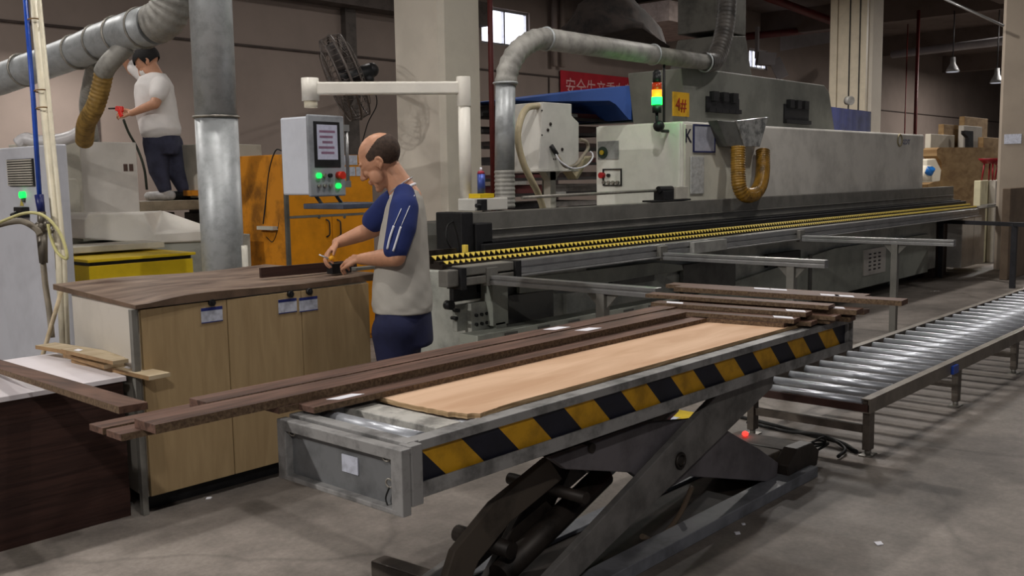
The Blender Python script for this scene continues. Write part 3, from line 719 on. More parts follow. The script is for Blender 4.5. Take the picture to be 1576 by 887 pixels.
# yellow low cabinet
Yc = 6.43
a, b = onY(136, 400, Yc), onY(298, 387, Yc)
C1 = thing('yellow_cabinet', ((a.x+b.x)/2, Yc+.3, 0), 'low bright yellow metal cabinet behind the brown worktop', 'cabinet')
MB().box(a.x, b.x-.01, Yc, Yc+.62, 0, a.z-.045).build('body', yellowp, C1, bevel=.003)
MB().box(a.x-.015, b.x+.005, Yc-.02, Yc+.64, a.z-.02, a.z).build('lid', yellowp, C1, bevel=.003)
MB().box(a.x+.01, b.x-.02, Yc+.008, Yc+.6, a.z-.045, a.z-.02).build('lid_gap', black, C1)
for k, z_ in enumerate((.42, .22)):
    MB().box(a.x-.012, a.x, Yc+.05, Yc+.07, z_, z_+.1).build('hinge', blue, C1)
MB().box(a.x-.003, a.x, Yc+.22, Yc+.225, .02, a.z-.06).build('door_seam', black, C1)

# orange-yellow cabinets
OY = 6.85
xa_, xb3 = onY(440, 300, OY).x, onY(574, 300, OY).x
zt3 = onY(500, 238, OY).z; zm = onY(500, 332, OY).z
O1 = thing('orange_cabinet', ((xa_+xb3)/2, OY+.3, 0), 'tall orange-yellow cabinet with two lower doors behind the bald man', 'cabinet')
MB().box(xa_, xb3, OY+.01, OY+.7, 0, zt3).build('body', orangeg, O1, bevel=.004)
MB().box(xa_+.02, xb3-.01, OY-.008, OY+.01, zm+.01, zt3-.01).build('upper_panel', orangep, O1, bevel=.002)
xm = onY(511, 360, OY).x
for (u0, u1, hx_) in ((xa_+.02, xm-.003, 502), (xm+.003, xb3-.01, 519)):
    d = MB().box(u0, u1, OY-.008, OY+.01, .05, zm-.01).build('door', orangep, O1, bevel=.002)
    t, b_2 = onY(hx_, 338, OY-.01), onY(hx_, 365, OY-.01)
    MB().tube(catmull([(t.x, OY-.008, t.z), (t.x+.012, OY-.035, t.z-.02), (t.x+.016, OY-.035, (t.z+b_2.z)/2), (t.x+.012, OY-.035, b_2.z+.02), (t.x, OY-.008, b_2.z)], 4), .007, 8).build('handle', black, d)
    l = onY(hx_-12 if hx_ < 510 else hx_+10, 334, OY); MB().cyl((l.x, OY-.008, l.z), (l.x, OY-.014, l.z), .014).build('lock', darkgrey, d)
MB().box(xa_, xb3, OY-.01, OY, zm-.01, zm+.01).build('middle_rail', alumd, O1)
MB().box(xa_-.01, xa_+.02, OY-.012, OY+.02, 0, zt3).build('corner_profile', darkgrey, O1)
for (u0, v0, u1, v1, lbl) in ((529, 238, 549, 271, 'left'), (548, 239, 556, 271, 'right')):
    pa_, pb_ = onY(u0, v0, OY), onY(u1, v1, OY)
nt_ = MB()
for (u0, v0, u1, v1) in ((528, 239, 549, 254), (528, 257, 546, 271), (547, 257, 554, 271)):
    pa_, pb_ = onY(u0, v0, OY), onY(u1, v1, OY); nt_.box(pa_.x, pb_.x, OY-.011, OY-.0085, pb_.z, pa_.z)
nt_.build('posted_notices', paperd, O1)
xs_ = onX(406, 300, xa_+.02)
O2 = thing('orange_side_cabinet', (xa_+.3, 7.5, 0), 'mottled orange cabinet end standing in shade beside the orange cabinet doors', 'cabinet')
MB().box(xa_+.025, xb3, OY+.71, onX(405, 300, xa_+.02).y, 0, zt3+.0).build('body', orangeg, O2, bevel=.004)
sk = onX(418, 348, xa_+.02)
MB().box(xa_-.05, xa_+.025, sk.y-.12, sk.y+.12, sk.z-.03, sk.z).build('small_shelf', offwhite, O2)
MB().tube(catmull([onX(434, 232, xa_+.01), onX(424, 232, xa_), onX(415, 260, xa_), onX(410, 300, xa_), onX(405, 345, xa_-.02)], 6), .006, 8).build('hanging_cable', rubber, O2)
MB().tube(catmull([onX(432, 315, xa_+.01), onX(428, 350, xa_), onX(420, 372, xa_), onX(410, 365, xa_)], 6), .004, 8).build('loose_cable', rubber, O2)

# ============================================================ PIPES AT LEFT
def P_(l, d): return [at(x, y, d) for x, y in l]
wp = MB().tube([at(50, -25, 5.45), at(92, 395, 5.45), at(101, 560, 5.45)], .026, 14)
o = wp.build('white_pipe', mat('cream_pipe', (222, 214, 190), .4, var=.08), label='slanting cream pipe rising in front of the left control cabinet', cat='pipe')
MB().tube([at(58, -25, 5.40), at(99, 395, 5.40), at(105, 545, 5.40)], .012, 10).build('thin_pipe', mat('cream_pipe', (222, 214, 190)), o)
for (x, y) in ((53, 31), (63, 140), (66, 167)):
    c = at(x, y, 5.43); MB().ring(c, at(92, 395, 5.45)-at(50, -25, 5.45), .034, .004, 16, 6).build('tie_band', mat('rope_tie', (150, 120, 80), .8), o)
bp_ = MB().tube(P_([(37, -25), (51, 150), (61, 305)], 5.42), .013, 12)
o = bp_.build('blue_air_pipe', mat('blue_tube', (40, 84, 190), .4), label='blue compressed-air tube alongside the cream pipe', cat='pipe')
MB().tube(P_([(60, 300), (64, 330)], 5.40), [.024, .02], 12).build('blue_valve', mat('dark_blue_fitting', (24, 34, 96), .4), o)
mt = MB(); mt.tube(P_([(64, 326), (64, 352)], 5.38), .022, 10); mt.ball(at(62, 350, 5.38), .034); mt.ball(at(73, 345, 5.38), .024)
mt.tube(P_([(64, 355), (67, 405)], 5.4), [.03, .022], 10); mt.tube(P_([(72, 352), (82, 357)], 5.3), .012, 8)
mt.build('air_filter', mat('dull_brass', (110, 104, 94), .4, metal=.5), o)
MB().tube(catmull(P_([(66, 400), (70, 440), (76, 480), (80, 520)], 5.42), 4), .016, 10).build('drop_hose', greyhose, o)
gh = MB().tube(catmull(P_([(-20, 352), (10, 343), (35, 341), (55, 352), (62, 362)], 5.3), 6), .017, 10)
gh.build('grey_rubber_hose', mat('dark_grey_hose', (120, 112, 98), .6), label='grey hose arching from the left edge to the air filter', cat='hose')
yh_ = MB().tube(catmull(P_([(-20, 352), (10, 338), (40, 328), (65, 331), (85, 348), (98, 372), (103, 398), (88, 388), (78, 365), (74, 345)], 5.22), 6), .0085, 8)
yh_.build('yellowish_thin_hose', mat('pale_yellow_hose', (206, 200, 140), .5), label='thin pale yellow hose looping over the grey hose at left', cat='hose')
_a, _b = at(97, 440, 5.1), at(76, 512, 5.1); rd = MB().tube([_a, _a+(_b-_a)*((_a.z-.012)/(_a.z-_b.z))], .012, 8)
rd.build('wooden_stick', palem, label='thin pale stick leaning beside the yellow cabinet side', cat='stick')

# ============================================================ DUCTS
def ringband(mb, c, ax, R): mb.ring(c, ax, R+.004, .009, 24, 6)
dp = [at(-30, 131, 7.6), at(0, 122, 7.55), at(60, 101, 7.45), at(120, 79, 7.3), at(160, 62, 7.15), at(200, 48, 6.95), at(236, 38, 6.8)]
dr = [.118, .118, .118, .122, .128, .132, .138]
D1 = thing('dust_duct', at(120, 79, 7.3), 'big grey dust extraction duct slanting across the upper left', 'duct')
MB().tube(dp, dr, 28).build('duct_body', galv, D1)
for (x, y, d, R) in ((36, 108, 7.48, .118), (118, 80, 7.3, .122), (152, 66, 7.18, .127), (183, 54, 7.03, .131), (219, 43, 6.87, .136)):
    rb = MB(); ringband(rb, at(x, y, d), at(x+20, y-8, d-.1)-at(x, y, d), R); rb.build('duct_clamp', steel, D1)
hose([at(236, 38, 6.8), at(252, 29, 6.75), at(264, 8, 6.72), at(268, -20, 6.7), at(268, -60, 6.7)], .132, ridge=.07, pitch=.045, n=24).build('flexible_elbow', galvd, D1)
MB().tube(catmull([at(196, 70, 6.98), at(180, 85, 6.98), at(166, 100, 7.0), at(159, 112, 7.05)], 4), .068, 18).build('branch_spigot', galvd, D1)
hose([at(161, 108, 7.05), at(154, 140, 7.1), at(146, 165, 7.15), at(133, 190, 7.3), at(130, 216, 7.6)], .062, ridge=.1, pitch=.03, n=18).build('tan_flexible_hose', brownhose, D1)
hose([at(146, 95, 7.4), at(138, 130, 7.6), at(133, 165, 7.8), at(140, 200, 8.2), at(143, 219, 8.5)], .052, ridge=.08, pitch=.03, n=14).build('rear_flexible_hose', galvd, D1)
VD = thing('vertical_duct', at(345, 420, 6.7), 'thick vertical galvanised duct dropping behind the worktop', 'duct')
tp, bt = at(331, -80, 6.7), at(345, 425, 6.7)
mid = at(340, 182, 6.7)
xx, yy_ = bt.x, bt.y
MB().tube([(xx, yy_, 3.6), (xx, yy_, mid.z)], .139, 32).build('upper_section', galv, VD)
MB().tube([(xx, yy_, mid.z), (xx, yy_, .35)], .141, 32).build('lower_section', galv, VD)
rb = MB(); ringband(rb, (xx, yy_, mid.z), (0, 0, 1), .143); cpt = at(331, 182, 6.56); rb.box(cpt.x-.02, cpt.x+.02, cpt.y-.02, cpt.y+.01, cpt.z-.015, cpt.z+.015)
rb.build('clamp_ring', steel, VD)
MB().tube([(xx, yy_, .35), (xx, yy_, 0)], .15, 24).build('floor_collar', galvd, VD)
MB().tube(catmull(P_([(28, 222), (40, 214), (60, 218), (90, 216), (112, 210), (122, 204)], 7.6), 5), .05, 12).build('plastic_wrap_roll', mat('white_film', (214, 212, 214), .35, var=.1, bump=.5), label='rumpled white film bundle lying on top of the control cabinet', cat='film')
_p = at(376, 378, 6.3); MB().tube([_p, (_p.x, _p.y, 0)], .02, 10).build('short_white_pipe', offwhite, label='short white pipe stub at the right foot of the vertical duct', cat='pipe')

# ============================================================ WALL FAN
F0 = at(541, 118, 9.2)
FN = thing('industrial_fan', F0, 'black industrial fan with tilted round cage above the white panel arm', 'fan')
fc = at(528, 118, 9.2); top, bot = at(505, 60, 9.2), at(556, 180, 9.2)
R_ = (top-bot).length/2+.01; upv = (top-bot).normalized(); 
nrm = (upv.cross(FW)).normalized(); nrm = (nrm*.98-FW*.20).normalized(); upv = (upv-nrm*upv.dot(nrm)).normalized(); sdv = nrm.cross(upv)
fc = (top+bot)/2
cg = MB(); 
for off, RR in ((-.09, R_*.96), (0, R_), (.09, R_*.96)): cg.ring(fc+nrm*off, nrm, RR, .008 if off else .013, 36, 6)
for k in range(40):
    q = 2*math.pi*k/40; d = upv*math.cos(q)+sdv*math.sin(q)
    cg.tube([fc+d*.07+nrm*.13, fc+d*R_*.6+nrm*.13, fc+d*R_*.96+nrm*.09, fc+d*R_*1.0, fc+d*R_*.96-nrm*.09, fc+d*R_*.6-nrm*.13, fc+d*.07-nrm*.13], .0035, 4, caps=False)
for rr in (.25, .5, .75):
    for s_ in (-1, 1): cg.ring(fc+nrm*.13*s_, nrm, R_*rr, .004, 30, 4)
cg.build('cage', mat('fan_cage_wire', (96, 88, 84), .5, metal=.3), FN)
bl = MB()
for k in range(3):
    q0 = 2*math.pi*k/3; n_ = 8; vs = []
    for i in range(n_+1):
        t = i/n_; r0 = .07+(R_*.88-.07)*t; wdt = .10+.34*t*(1.15-t)
        for s_ in (-1, 1):
            q = q0+s_*wdt*.9/(r0+.1)*.5; vs.append(fc+(upv*math.cos(q)+sdv*math.sin(q))*r0+nrm*(s_*.045))
    bl.add(vs, [(2*i, 2*i+1, 2*i+3, 2*i+2) for i in range(n_)], 0, True)
b_o = bl.build('blades', mat('fan_blade', (70, 64, 62), .5), FN)
sm_ = b_o.modifiers.new('thick', 'SOLIDIFY'); sm_.thickness = .004
MB().cyl(fc-nrm*.05, fc+nrm*.05, .07, n=18).build('hub', black, FN)
mdir = (at(572, 108, 9.25)-at(545, 118, 9.2)).normalized()
me_ = at(572, 108, 9.25)
MB().cyl(at(538, 122, 9.2), me_, .085, .07, 18).ball(me_, .07).ball(at(568, 122, 9.22), .05).build('motor', black, FN)
MB().tube([at(566, 110, 9.22), (onY(552, 150, WY-.2))], .022, 10).build('wall_arm', black, FN)
MB().tube(catmull([at(574, 130, 9.25), at(580, 160, 9.3), at(566, 190, 9.4), at(555, 230, 9.6)], 6), .006, 6).build('power_cord', rubber, FN)

# ============================================================ EDGE BANDING MACHINE
G = thing('edge_banding_machine', (9.5, 4.9, 0), 'very long grey-white edge banding machine with toothed yellow feed chain', 'machine')
X1 = 14.4
bm_ = MB(); bm_.box(4.54, 14.2, 4.5, 4.62, 1.02, 1.215); bm_.box(4.54, 14.2, 4.485, 4.5, 1.09, 1.10); bm_.box(4.54, 14.2, 4.485, 4.5, 1.03, 1.045)
bm_.build('pressure_beam', alumd, G, bevel=.004)
br = MB(); br.box(4.60, 14.3, 4.36, 4.52, .945, 1.012); br.box(4.62, 14.2, 4.40, 4.6, 1.012, 1.03)
br.build('black_pressure_rail', black, G, bevel=.004)
eb = MB(); eb.box(4.45, 4.56, 4.42, 4.66, .93, 1.225); eb.box(4.56, 4.72, 4.40, 4.5, .93, 1.15)
eb.build('beam_end_cap', black, G, bevel=.008)
c = onY(716, 375, 4.38); MB().box(c.x-.012, c.x+.018, 4.37, 4.40, .93, 1.02).build('yellow_handle', toothy, G, bevel=.003)
# feed chain with triangular yellow teeth
ch = MB(); ch.box(4.08, X1, 4.225, 4.385, .895, .926); ch.box(4.08, X1, 4.329, 4.36, .926, .974); ch.box(4.08, X1, 4.25, 4.30, .926, .944)
ch.build('feed_chain', mat('chain_brown', (40, 32, 26), .5, var=.2), G)
tt = MB(); p_ = .048; n_ = int((X1-4.1)/p_)
for k in range(n_):
    x = 4.09+p_*k
    tt.prism([(x, 4.326, .976), (x+p_*.94, 4.326, .976), (x+p_*.47, 4.312, .951)], (0, .004, -.003))
    tt.prism([(x+p_*.5, 4.248, .946), (x+p_*1.44, 4.248, .946), (x+p_*.97, 4.234, .922)], (0, .004, -.003))
tt.build('yellow_chain_teeth', toothy, G, kind='stuff')
ar = MB()
ar.box(4.62, X1-.3, 4.14, 4.215, .825, .915)
ar.box(4.62, X1-.3, 4.128, 4.14, .875, .912); ar.box(4.62, X1-.3, 4.128, 4.14, .828, .862)
ar.box(4.62, X1-.3, 4.09, 4.14, .815, .825)
ar.build('aluminium_rail', alum, G, bevel=.002)
MB().box(4.60, X1-.3, 4.216, 4.44, .80, .893).build('rail_bed', darkgrey, G)
inf = MB(); inf.box(4.15, 4.60, 4.10, 4.22, .86, .915); inf.box(4.15, 4.60, 4.10, 4.20, .80, .85); inf.box(4.02, 4.14, 4.12, 4.20, .80, .90)
inf.build('infeed_block', alumd, G, bevel=.006)
MB().box(4.11, 4.15, 4.09, 4.22, .78, .91).build('infeed_end', black, G); MB().box(4.585, 4.64, 4.08, 4.22, .78, .92).build('rail_bracket', black, G, bevel=.004)
# lower body
lbm = MB()
lbm.box(4.7, X1-.9, 4.48, 5.6, .14, .80)
lbm.build('base_cabinet', greygreen, G, bevel=.006)
lp = MB()
lp.prism([(4.55, 4.44, .10), (5.3, 4.44, .10), (9.2, 4.44, .10), (13.1, 4.44, .12), (13.1, 4.44, .62), (10.2, 4.44, .62), (6.8, 4.44, .36), (4.55, 4.44, .36)], (0, .04, 0))
lp.build('lower_skirt_panels', mat('pale_green_grey', (164, 168, 158), .55, var=.14, scale=3), G, bevel=.004)
for k, (u0, v0, u1, v1, m_) in enumerate(((700, 470, 760, 500, greygreen), (780, 455, 850, 490, darkgrey), (768, 405, 900, 425, greygreen), (870, 452, 935, 472, greygreen), (940, 415, 1005, 432, darkgrey), (1050, 408, 1130, 440, darkgrey), (1180, 392, 1230, 404, black), (695, 425, 765, 455, black), (730, 428, 762, 447, hoodm))):
    pa_, pb_ = onY(u0, v0, 4.42), onY(u1, v1, 4.42)
    MB().box(pa_.x, pb_.x, 4.405, 4.445, pb_.z, pa_.z).build('inset_panel', m_, G, bevel=.004)
wb = [onY(*q, 4.43) for q in ((640, 500), (668, 470), (690, 545), (640, 545))]
pa_, pb_ = onY(665, 455, 4.38), onY(712, 470, 4.38)
sw = MB(); 
for (u, v, r_) in ((692, 470, .03), (700, 490, .012), (703, 478, .012)): c = onY(u, v, 4.40); sw.cyl((c.x, 4.43, c.z), (c.x, 4.38, c.z), r_)
sw.build('gearbox_knobs', black, G)
bk = MB(); bk.prism([(4.62, 4.30, .50), (4.72, 4.30, .50), (4.86, 4.30, .12), (4.76, 4.30, .12)], (0, .12, 0)); bk.box(4.60, 4.75, 4.30, 4.42, .48, .82)
bk.build('support_bracket', mat('pale_green_grey', (164, 168, 158)), G, bevel=.004)
hn = MB()
for i in range(3):
    for j in range(4): hn.cyl((4.50+.05*i, 4.36, .38+.06*j), (4.50+.05*i, 4.345, .38+.06*j), .011, n=10)
MB().box(4.46, 4.64, 4.36, 4.42, .33, .64).build('bolt_plate', greygreen, G, bevel=.004); hn.build('bolt_heads', black, G)
vp = MB(); pa_, pb_ = onY(1330, 385, 4.43), onY(1362, 418, 4.43)
vp.box(pa_.x, pb_.x, 4.425, 4.44, pb_.z, pa_.z); vpo = vp.build('vented_door', hoodm, G)
vh = MB()
for i in range(3):
    for j in range(5):
        x = pa_.x+(pb_.x-pa_.x)*(.25+.22*i); z = pb_.z+(pa_.z-pb_.z)*(.2+.15*j); vh.box(x-.03, x+.03, 4.42, 4.426, z-.008, z+.008)
vh.build('vent_slots', black, vpo)
MB().box(9.55, 9.62, 4.43, 4.445, .12, .60).box(12.0, 12.03, 4.43, 4.445, .12, .60).build('panel_seams', darkgrey, G)
for x in (5.2, 7.4, 9.9, 12.6): MB().prism([(x-.10, 4.7, .14), (x+.10, 4.7, .14), (x+.16, 4.7, 0), (x-.16, 4.7, 0)], (0, .5, 0)).build('machine_foot', mat('pale_green_grey', (164, 168, 158)), G)
MB().box(4.35, 6.9, 4.20, 4.36, .40, .46).build('lower_ledge', mat('pale_green_grey', (164, 168, 158)), G, bevel=.004)
bt_ = MB()
for k in range(7): bt_.box(4.6+.33*k, 4.72+.33*k, 4.192, 4.20, .425, .445)
bt_.build('ledge_slots', darkgrey, G)
s4 = [onY(*q, 4.40) for q in ((800, 428), (1012, 404), (1050, 408), (1052, 416), (905, 440), (800, 452))]
MB().prism([tuple(v) for v in s4], (0, .03, 0)).build('sloped_guard', mat('pale_green_grey', (164, 168, 158)), G, bevel=.003)
# hood
hdm = MB()
hdm.prism([(7.34, 4.58, 1.17), (7.34, 4.58, 1.893), (7.36, 4.58, 1.90), (8.30, 4.58, 1.90), (13.22, 4.58, 1.905), (13.22, 4.58, 1.14), (8.3, 4.58, 1.13)], (0, .93, 0))
hdm.build('hood', hoodm, G, bevel=.02)
MB().box(7.345, 13.3, 4.55, 4.6, 1.10, 1.165).build('hood_sill', hoodm, G, bevel=.008)
fd = MB().box(7.36, 8.55, 4.565, 4.582, 1.16, 1.875).build('front_door', mat('cream_enamel', (206, 204, 190), .45, var=.08, scale=2), G, bevel=.006)
pa_, pb_ = onY(1067, 191, 4.56), onY(1100, 235, 4.56)
fm = MB(); t = .012
fm.box(pa_.x, pb_.x, 4.553, 4.565, pb_.z, pb_.z+t); fm.box(pa_.x, pb_.x, 4.553, 4.565, pa_.z-t, pa_.z); fm.box(pa_.x, pa_.x+t, 4.553, 4.565, pb_.z, pa_.z); fm.box(pb_.x-t, pb_.x, 4.553, 4.565, pb_.z, pa_.z)
fm.build('pocket_frame', mat('navy_frame', (34, 40, 90), .5), fd)
MB().box(pa_.x+t, pb_.x-t, 4.557, 4.563, pb_.z+t, pa_.z-t).build('document_pocket', mat('plastic_pocket', (176, 178, 190), .15, var=.1, scale=10, bump=.6), fd)
lt = mat('logo_black', (26, 28, 50), .5)
c = onY(1057, 212, 4.562); text('K', .17, lt, (c.x-.03, 4.562, c.z-.04), (1, 0, 0), (0, 0, 1), fd)
c = onY(1101, 211, 4.562); text('TA', .15, lt, (c.x+.0, 4.562, c.z-.04), (1, 0, 0), (0, 0, 1), fd)
# crinkled plastic pouch
pc = MB(); pa_, pb_ = onY(1064, 241, 4.55), onY(1084, 298, 4.55)
pc.box(pa_.x, pb_.x, 4.552, 4.563, pb_.z, pa_.z); pc.build('plastic_pouch', mat('pouch_film', (196, 198, 196), .12, var=.12, scale=25, bump=1.0, spec=.9), fd, bevel=.004)
lg_, = (onY(1390, 217, 4.56),)
text('KDT', .09, mat('faint_blue_letters', (88, 96, 130), .6), (lg_.x, 4.578, lg_.z-.04), (1, 0, 0), (0, 0, 1), G, sx=1.6)
cc_ = onY(1385, 216, 4.575); MB().ring((cc_.x, 4.577, cc_.z), (0, 1, 0), .07, .012, 20, 6).build('round_emblem', mat('faint_emblem', (160, 150, 120), .6), G)
# control face (left end)
cf = MB().box(7.325, 7.345, 4.60, 5.50, 1.16, 1.89).build('end_face', mat('bright_white_paint', (228, 228, 218), .45, var=.04), G, bevel=.006)
def oX(px, py): return onX(px, py, 7.32)
pa_, pb_ = oX(920, 218), oX(952, 245)
cp = MB().box(7.318, 7.325, pb_.y, pa_.y, pb_.z, pa_.z).build('switch_plate', mat('plate_grey', (150, 152, 150), .5), cf)
c = oX(928, 235); MB().cyl((7.318, c.y, c.z), (7.31, c.y, c.z), .055, n=24).build('switch_dial', mat('dial_green', (40, 60, 48), .5), cp)
MB().cyl((7.31, c.y, c.z), (7.295, c.y, c.z), .022, n=16).build('dial_knob', mat('dial_yellow', (200, 170, 40), .5), cp)
pa_, pb_ = oX(928, 260), oX(957, 286); t = .01
kf = MB(); kf.box(7.312, 7.325, pb_.y, pa_.y, pb_.z, pb_.z+t); kf.box(7.312, 7.325, pb_.y, pa_.y, pa_.z-t, pa_.z); kf.box(7.312, 7.325, pb_.y, pb_.y+t, pb_.z, pa_.z); kf.box(7.312, 7.325, pa_.y-t, pa_.y, pb_.z, pa_.z)
kf.build('button_frame', black, cf)
c = oX(928, 270); MB().cyl((7.325, c.y, c.z), (7.28, c.y, c.z), .028, n=16).build('emergency_stop', red, cf)
for k in range(4):
    c = oX(930+7*k, 281); MB().cyl((7.325, c.y, c.z), (7.30, c.y, c.z), .016, n=12).build('push_button', steel, cf)
c = oX(937, 270); MB().cyl((7.325, c.y, c.z), (7.30, c.y, c.z), .016, n=12).build('push_button', black, cf)
# signal tower
tw = oX(1032, 200); tx, ty = 7.15, 4.72
TT = MB().cyl((tx, ty, 1.97), (tx, ty, 2.04), .04, n=20).build('tower_base', black, G)
MB().cyl((tx, ty, 2.04), (tx, ty, 2.105), .045, n=24).build('green_lamp', greenl, TT)
MB().cyl((tx, ty, 2.105), (tx, ty, 2.165), .043, n=24).build('amber_lamp', orangel, TT)
MB().cyl((tx, ty, 2.165), (tx, ty, 2.225), .041, n=24).build('red_lamp', mat('red_lens', (170, 50, 20), .3, emit=.25), TT)
MB().cyl((tx, ty, 2.225), (tx, ty, 2.30), .036, n=20).ball((tx, ty, 2.30), .036).build('tower_cap', black, TT)
MB().tube([(tx, ty, 1.98), (tx+.0, ty, 1.86), (tx+.08, ty, 1.82), (7.33, ty, 1.82)], .014, 10).ball((tx+.03, ty, 1.86), .05).build('tower_stem', black, TT)
gl = bpy.data.lights.new('signal_glow', 'POINT'); gl.energy = 0.6; gl.color = (.1, 1, .3); gl.shadow_soft_size = .05
go = bpy.data.objects.new('signal_glow', gl); COL.objects.link(go); go.location = (tx-.08, ty-.08, 2.08)
# upper extraction box
ub = MB(); ub.prism([(8.0, 4.95, 1.90), (7.9, 4.95, 2.42), (8.35, 4.95, 2.44), (10.98, 4.95, 2.44), (11.12, 4.95, 2.36), (11.3, 4.95, 1.90)], (0, .6, 0))
uo = ub.build('extraction_housing', mat('grey_green_housing', (122, 123, 116), .6, var=.14, scale=2), G, bevel=.01)
for (u0, v0, u1, v1) in ((1087, 148, 1137, 176), (1207, 160, 1244, 192)):
    pa_, pb_ = onY(u0, v0, 4.94), onY(u1, v1, 4.94); w_ = MB().box(pa_.x, pb_.x, 4.935, 4.95, pb_.z, pa_.z)
    for k in range(3): x = pa_.x+(pb_.x-pa_.x)*(.2+.3*k); w_.box(x-.05, x+.05, 4.90, 4.95, pa_.z-.04, pa_.z+.05)
    for k in range(5): x = pa_.x+(pb_.x-pa_.x)*(.02+.2*k); w_.box(x, x+.12, 4.91, 4.95, pb_.z, pb_.z+.04)
    w_.build('fan_opening', black, uo)
sg = MB(); pa_, pb_ = onY(1036, 141, 4.93), onY(1060, 180, 4.93); sg.box(pa_.x, pb_.x, 4.925, 4.94, pb_.z, pa_.z)
so = sg.build('yellow_sign', mat('sign_yellow', (210, 160, 30), .5), G)
text('4#', .17, mat('sign_red', (150, 40, 20), .5), (pa_.x+.03, 4.922, pa_.z-.17), (1, 0, 0), (0, 0, 1), so)
# chute and U hose
ct = MB(); f0 = [onY(*q, 4.45) for q in ((1133, 186), (1183, 180), (1170, 226), (1146, 226))]
ct.prism([tuple(p) for p in f0], (0, .10, 0)); ct.build('clear_chute', mat('cloudy_plastic', (150, 150, 146), .15, var=.3, scale=14, bump=.5, spec=.8), G, bevel=.006)
f1 = [onY(*q, 4.46) for q in ((1104, 185), (1132, 187), (1146, 227), (1120, 226))]
MB().prism([tuple(p) for p in f1], (0, .10, 0)).build('chute_side', darkgrey, G, bevel=.006)
uh = [onY(1136, 226, 4.42), onY(1136, 262, 4.40), onY(1138, 287, 4.38), onY(1146, 300, 4.36), onY(1160, 299, 4.38), onY(1170, 285, 4.42), onY(1174, 262, 4.46), onY(1174, 232, 4.50)]
hose(uh, .062, ridge=.10, pitch=.022, n=20).build('amber_flexible_hose', amber, G)
# rod, clamps
MB().tube([(5.2, 4.56, 1.30), (7.0, 4.56, 1.315)], .012, 10).build('guide_rod', steel, G)
MB().box(6.75, 7.35, 4.50, 4.60, 1.22, 1.235).box(6.92, 7.08, 4.50, 4.60, 1.235, 1.31).cyl((6.9, 4.54, 1.32), (7.1, 4.54, 1.32), .03, n=12).build('rod_clamp', black, G, bevel=.004)
MB().box(7.12, 7.30, 4.50, 4.58, 1.235, 1.34).build('small_white_box', offwhite, G, bevel=.004)
xb4 = MB().box(4.72, 5.05, 4.56, 4.72, 1.222, 1.305).build('end_drive_box', white, G, bevel=.006)
MB().box(4.74, 4.80, 4.52, 4.56, 1.225, 1.30).cyl((4.70, 4.53, 1.26), (4.74, 4.53, 1.26), .014, n=10).build('drive_knob', black, xb4, bevel=.003)
ld = MB().tube(catmull([(4.46, 4.5, 1.17), (4.38, 4.48, 1.14), (4.35, 4.46, 1.06), (4.40, 4.46, .99), (4.46, 4.48, .98)], 5), .005, 8); ld.build('sensor_cable', rubber, G)
wire = MB()
# rear feed stuff seen between man and machine
MB().box(4.1, 4.44, 4.45, 4.7, .93, .97).box(4.15, 4.4, 4.42, 4.46, .93, 1.0).build('rear_guide', darksteel, G)
lc_ = MB()
for u in (1175, 1310, 1365): c = onY(u, 352, 4.40); 
# tail of the line
tl = MB(); tl.box(X1-.35, 15.6, 4.2, 4.45, .90, .915); tl.box(14.9, 15.9, 4.25, 4.35, .93, .94)
tl.build('outfeed_tail', alumd, G)
tc_ = MB(); tc_.box(14.05, 14.55, 4.32, 4.9, .10, .90); tc_.box(14.57, 15.05, 4.32, 4.9, .10, .90)
tc_.build('outfeed_cabinet', hoodm, G, bevel=.006)
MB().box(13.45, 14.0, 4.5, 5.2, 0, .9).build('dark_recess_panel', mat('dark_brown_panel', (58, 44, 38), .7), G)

# spray can
sc_ = MB().box(4.80, 4.93, 4.57, 4.69, 1.306, 1.335)
sc = thing('spray_can', (4.86, 4.63, 1.305), 'blue and red spray can standing on the white drive box by the arm post', 'spray can')
MB().cyl((4.86, 4.63, 1.338), (4.86, 4.63, 1.47), .027, n=20).build('can', mat('can_blue', (70, 90, 170), .35, metal=.3), sc)
MB().cyl((4.86, 4.63, 1.47), (4.86, 4.63, 1.49), .0272, .02, 20).build('can_shoulder', mat('can_red', (170, 50, 70), .4), sc)
MB().cyl((4.86, 4.63, 1.49), (4.86, 4.63, 1.515), .008, n=12).build('nozzle', paper, sc)
MB().box(4.79, 4.93, 4.575, 4.685, 1.306, 1.337).build('yellow_holder', yellowp, label='small yellow holder block under the spray can', cat='holder', bevel=.003)

# ============================================================ OPERATOR PANEL ON ARM
pw_ = mat('arm_cream_white', (232, 228, 218), .4, var=.03)
A = thing('operator_panel_stand', (4.83, 4.75, 1.225), 'white post and swivel arm carrying the machine operator panel', 'control panel')
MB().cyl((4.83, 4.75, 1.222), (4.83, 4.75, 2.0), .042, n=28).build('post', pw_, A)
MB().cyl((4.83, 4.75, 1.93), (4.83, 4.75, 2.13), .048, n=28).build('post_head', pw_, A, bevel=.004)
pe = Vector((4.10, 5.50, 2.06))
pe = at(478, 152, (Vector((4.05, 5.45, 2.06))-CAM).dot(FW)); pe.z = 2.055
st0 = Vector((4.83, 4.75, 2.055))
MB().bar(st0+(pe-st0)*.03, pe, .07, .085).build('arm', pw_, A, bevel=.012)
MB().cyl((pe.x, pe.y, 1.975), (pe.x, pe.y, 2.125), .058, n=28).build('swivel_head', pw_, A)
MB().cyl((pe.x, pe.y, 1.93), (pe.x, pe.y, 1.98), .045, n=24).build('swivel_neck', mat('cream_pipe', (222, 214, 190)), A)
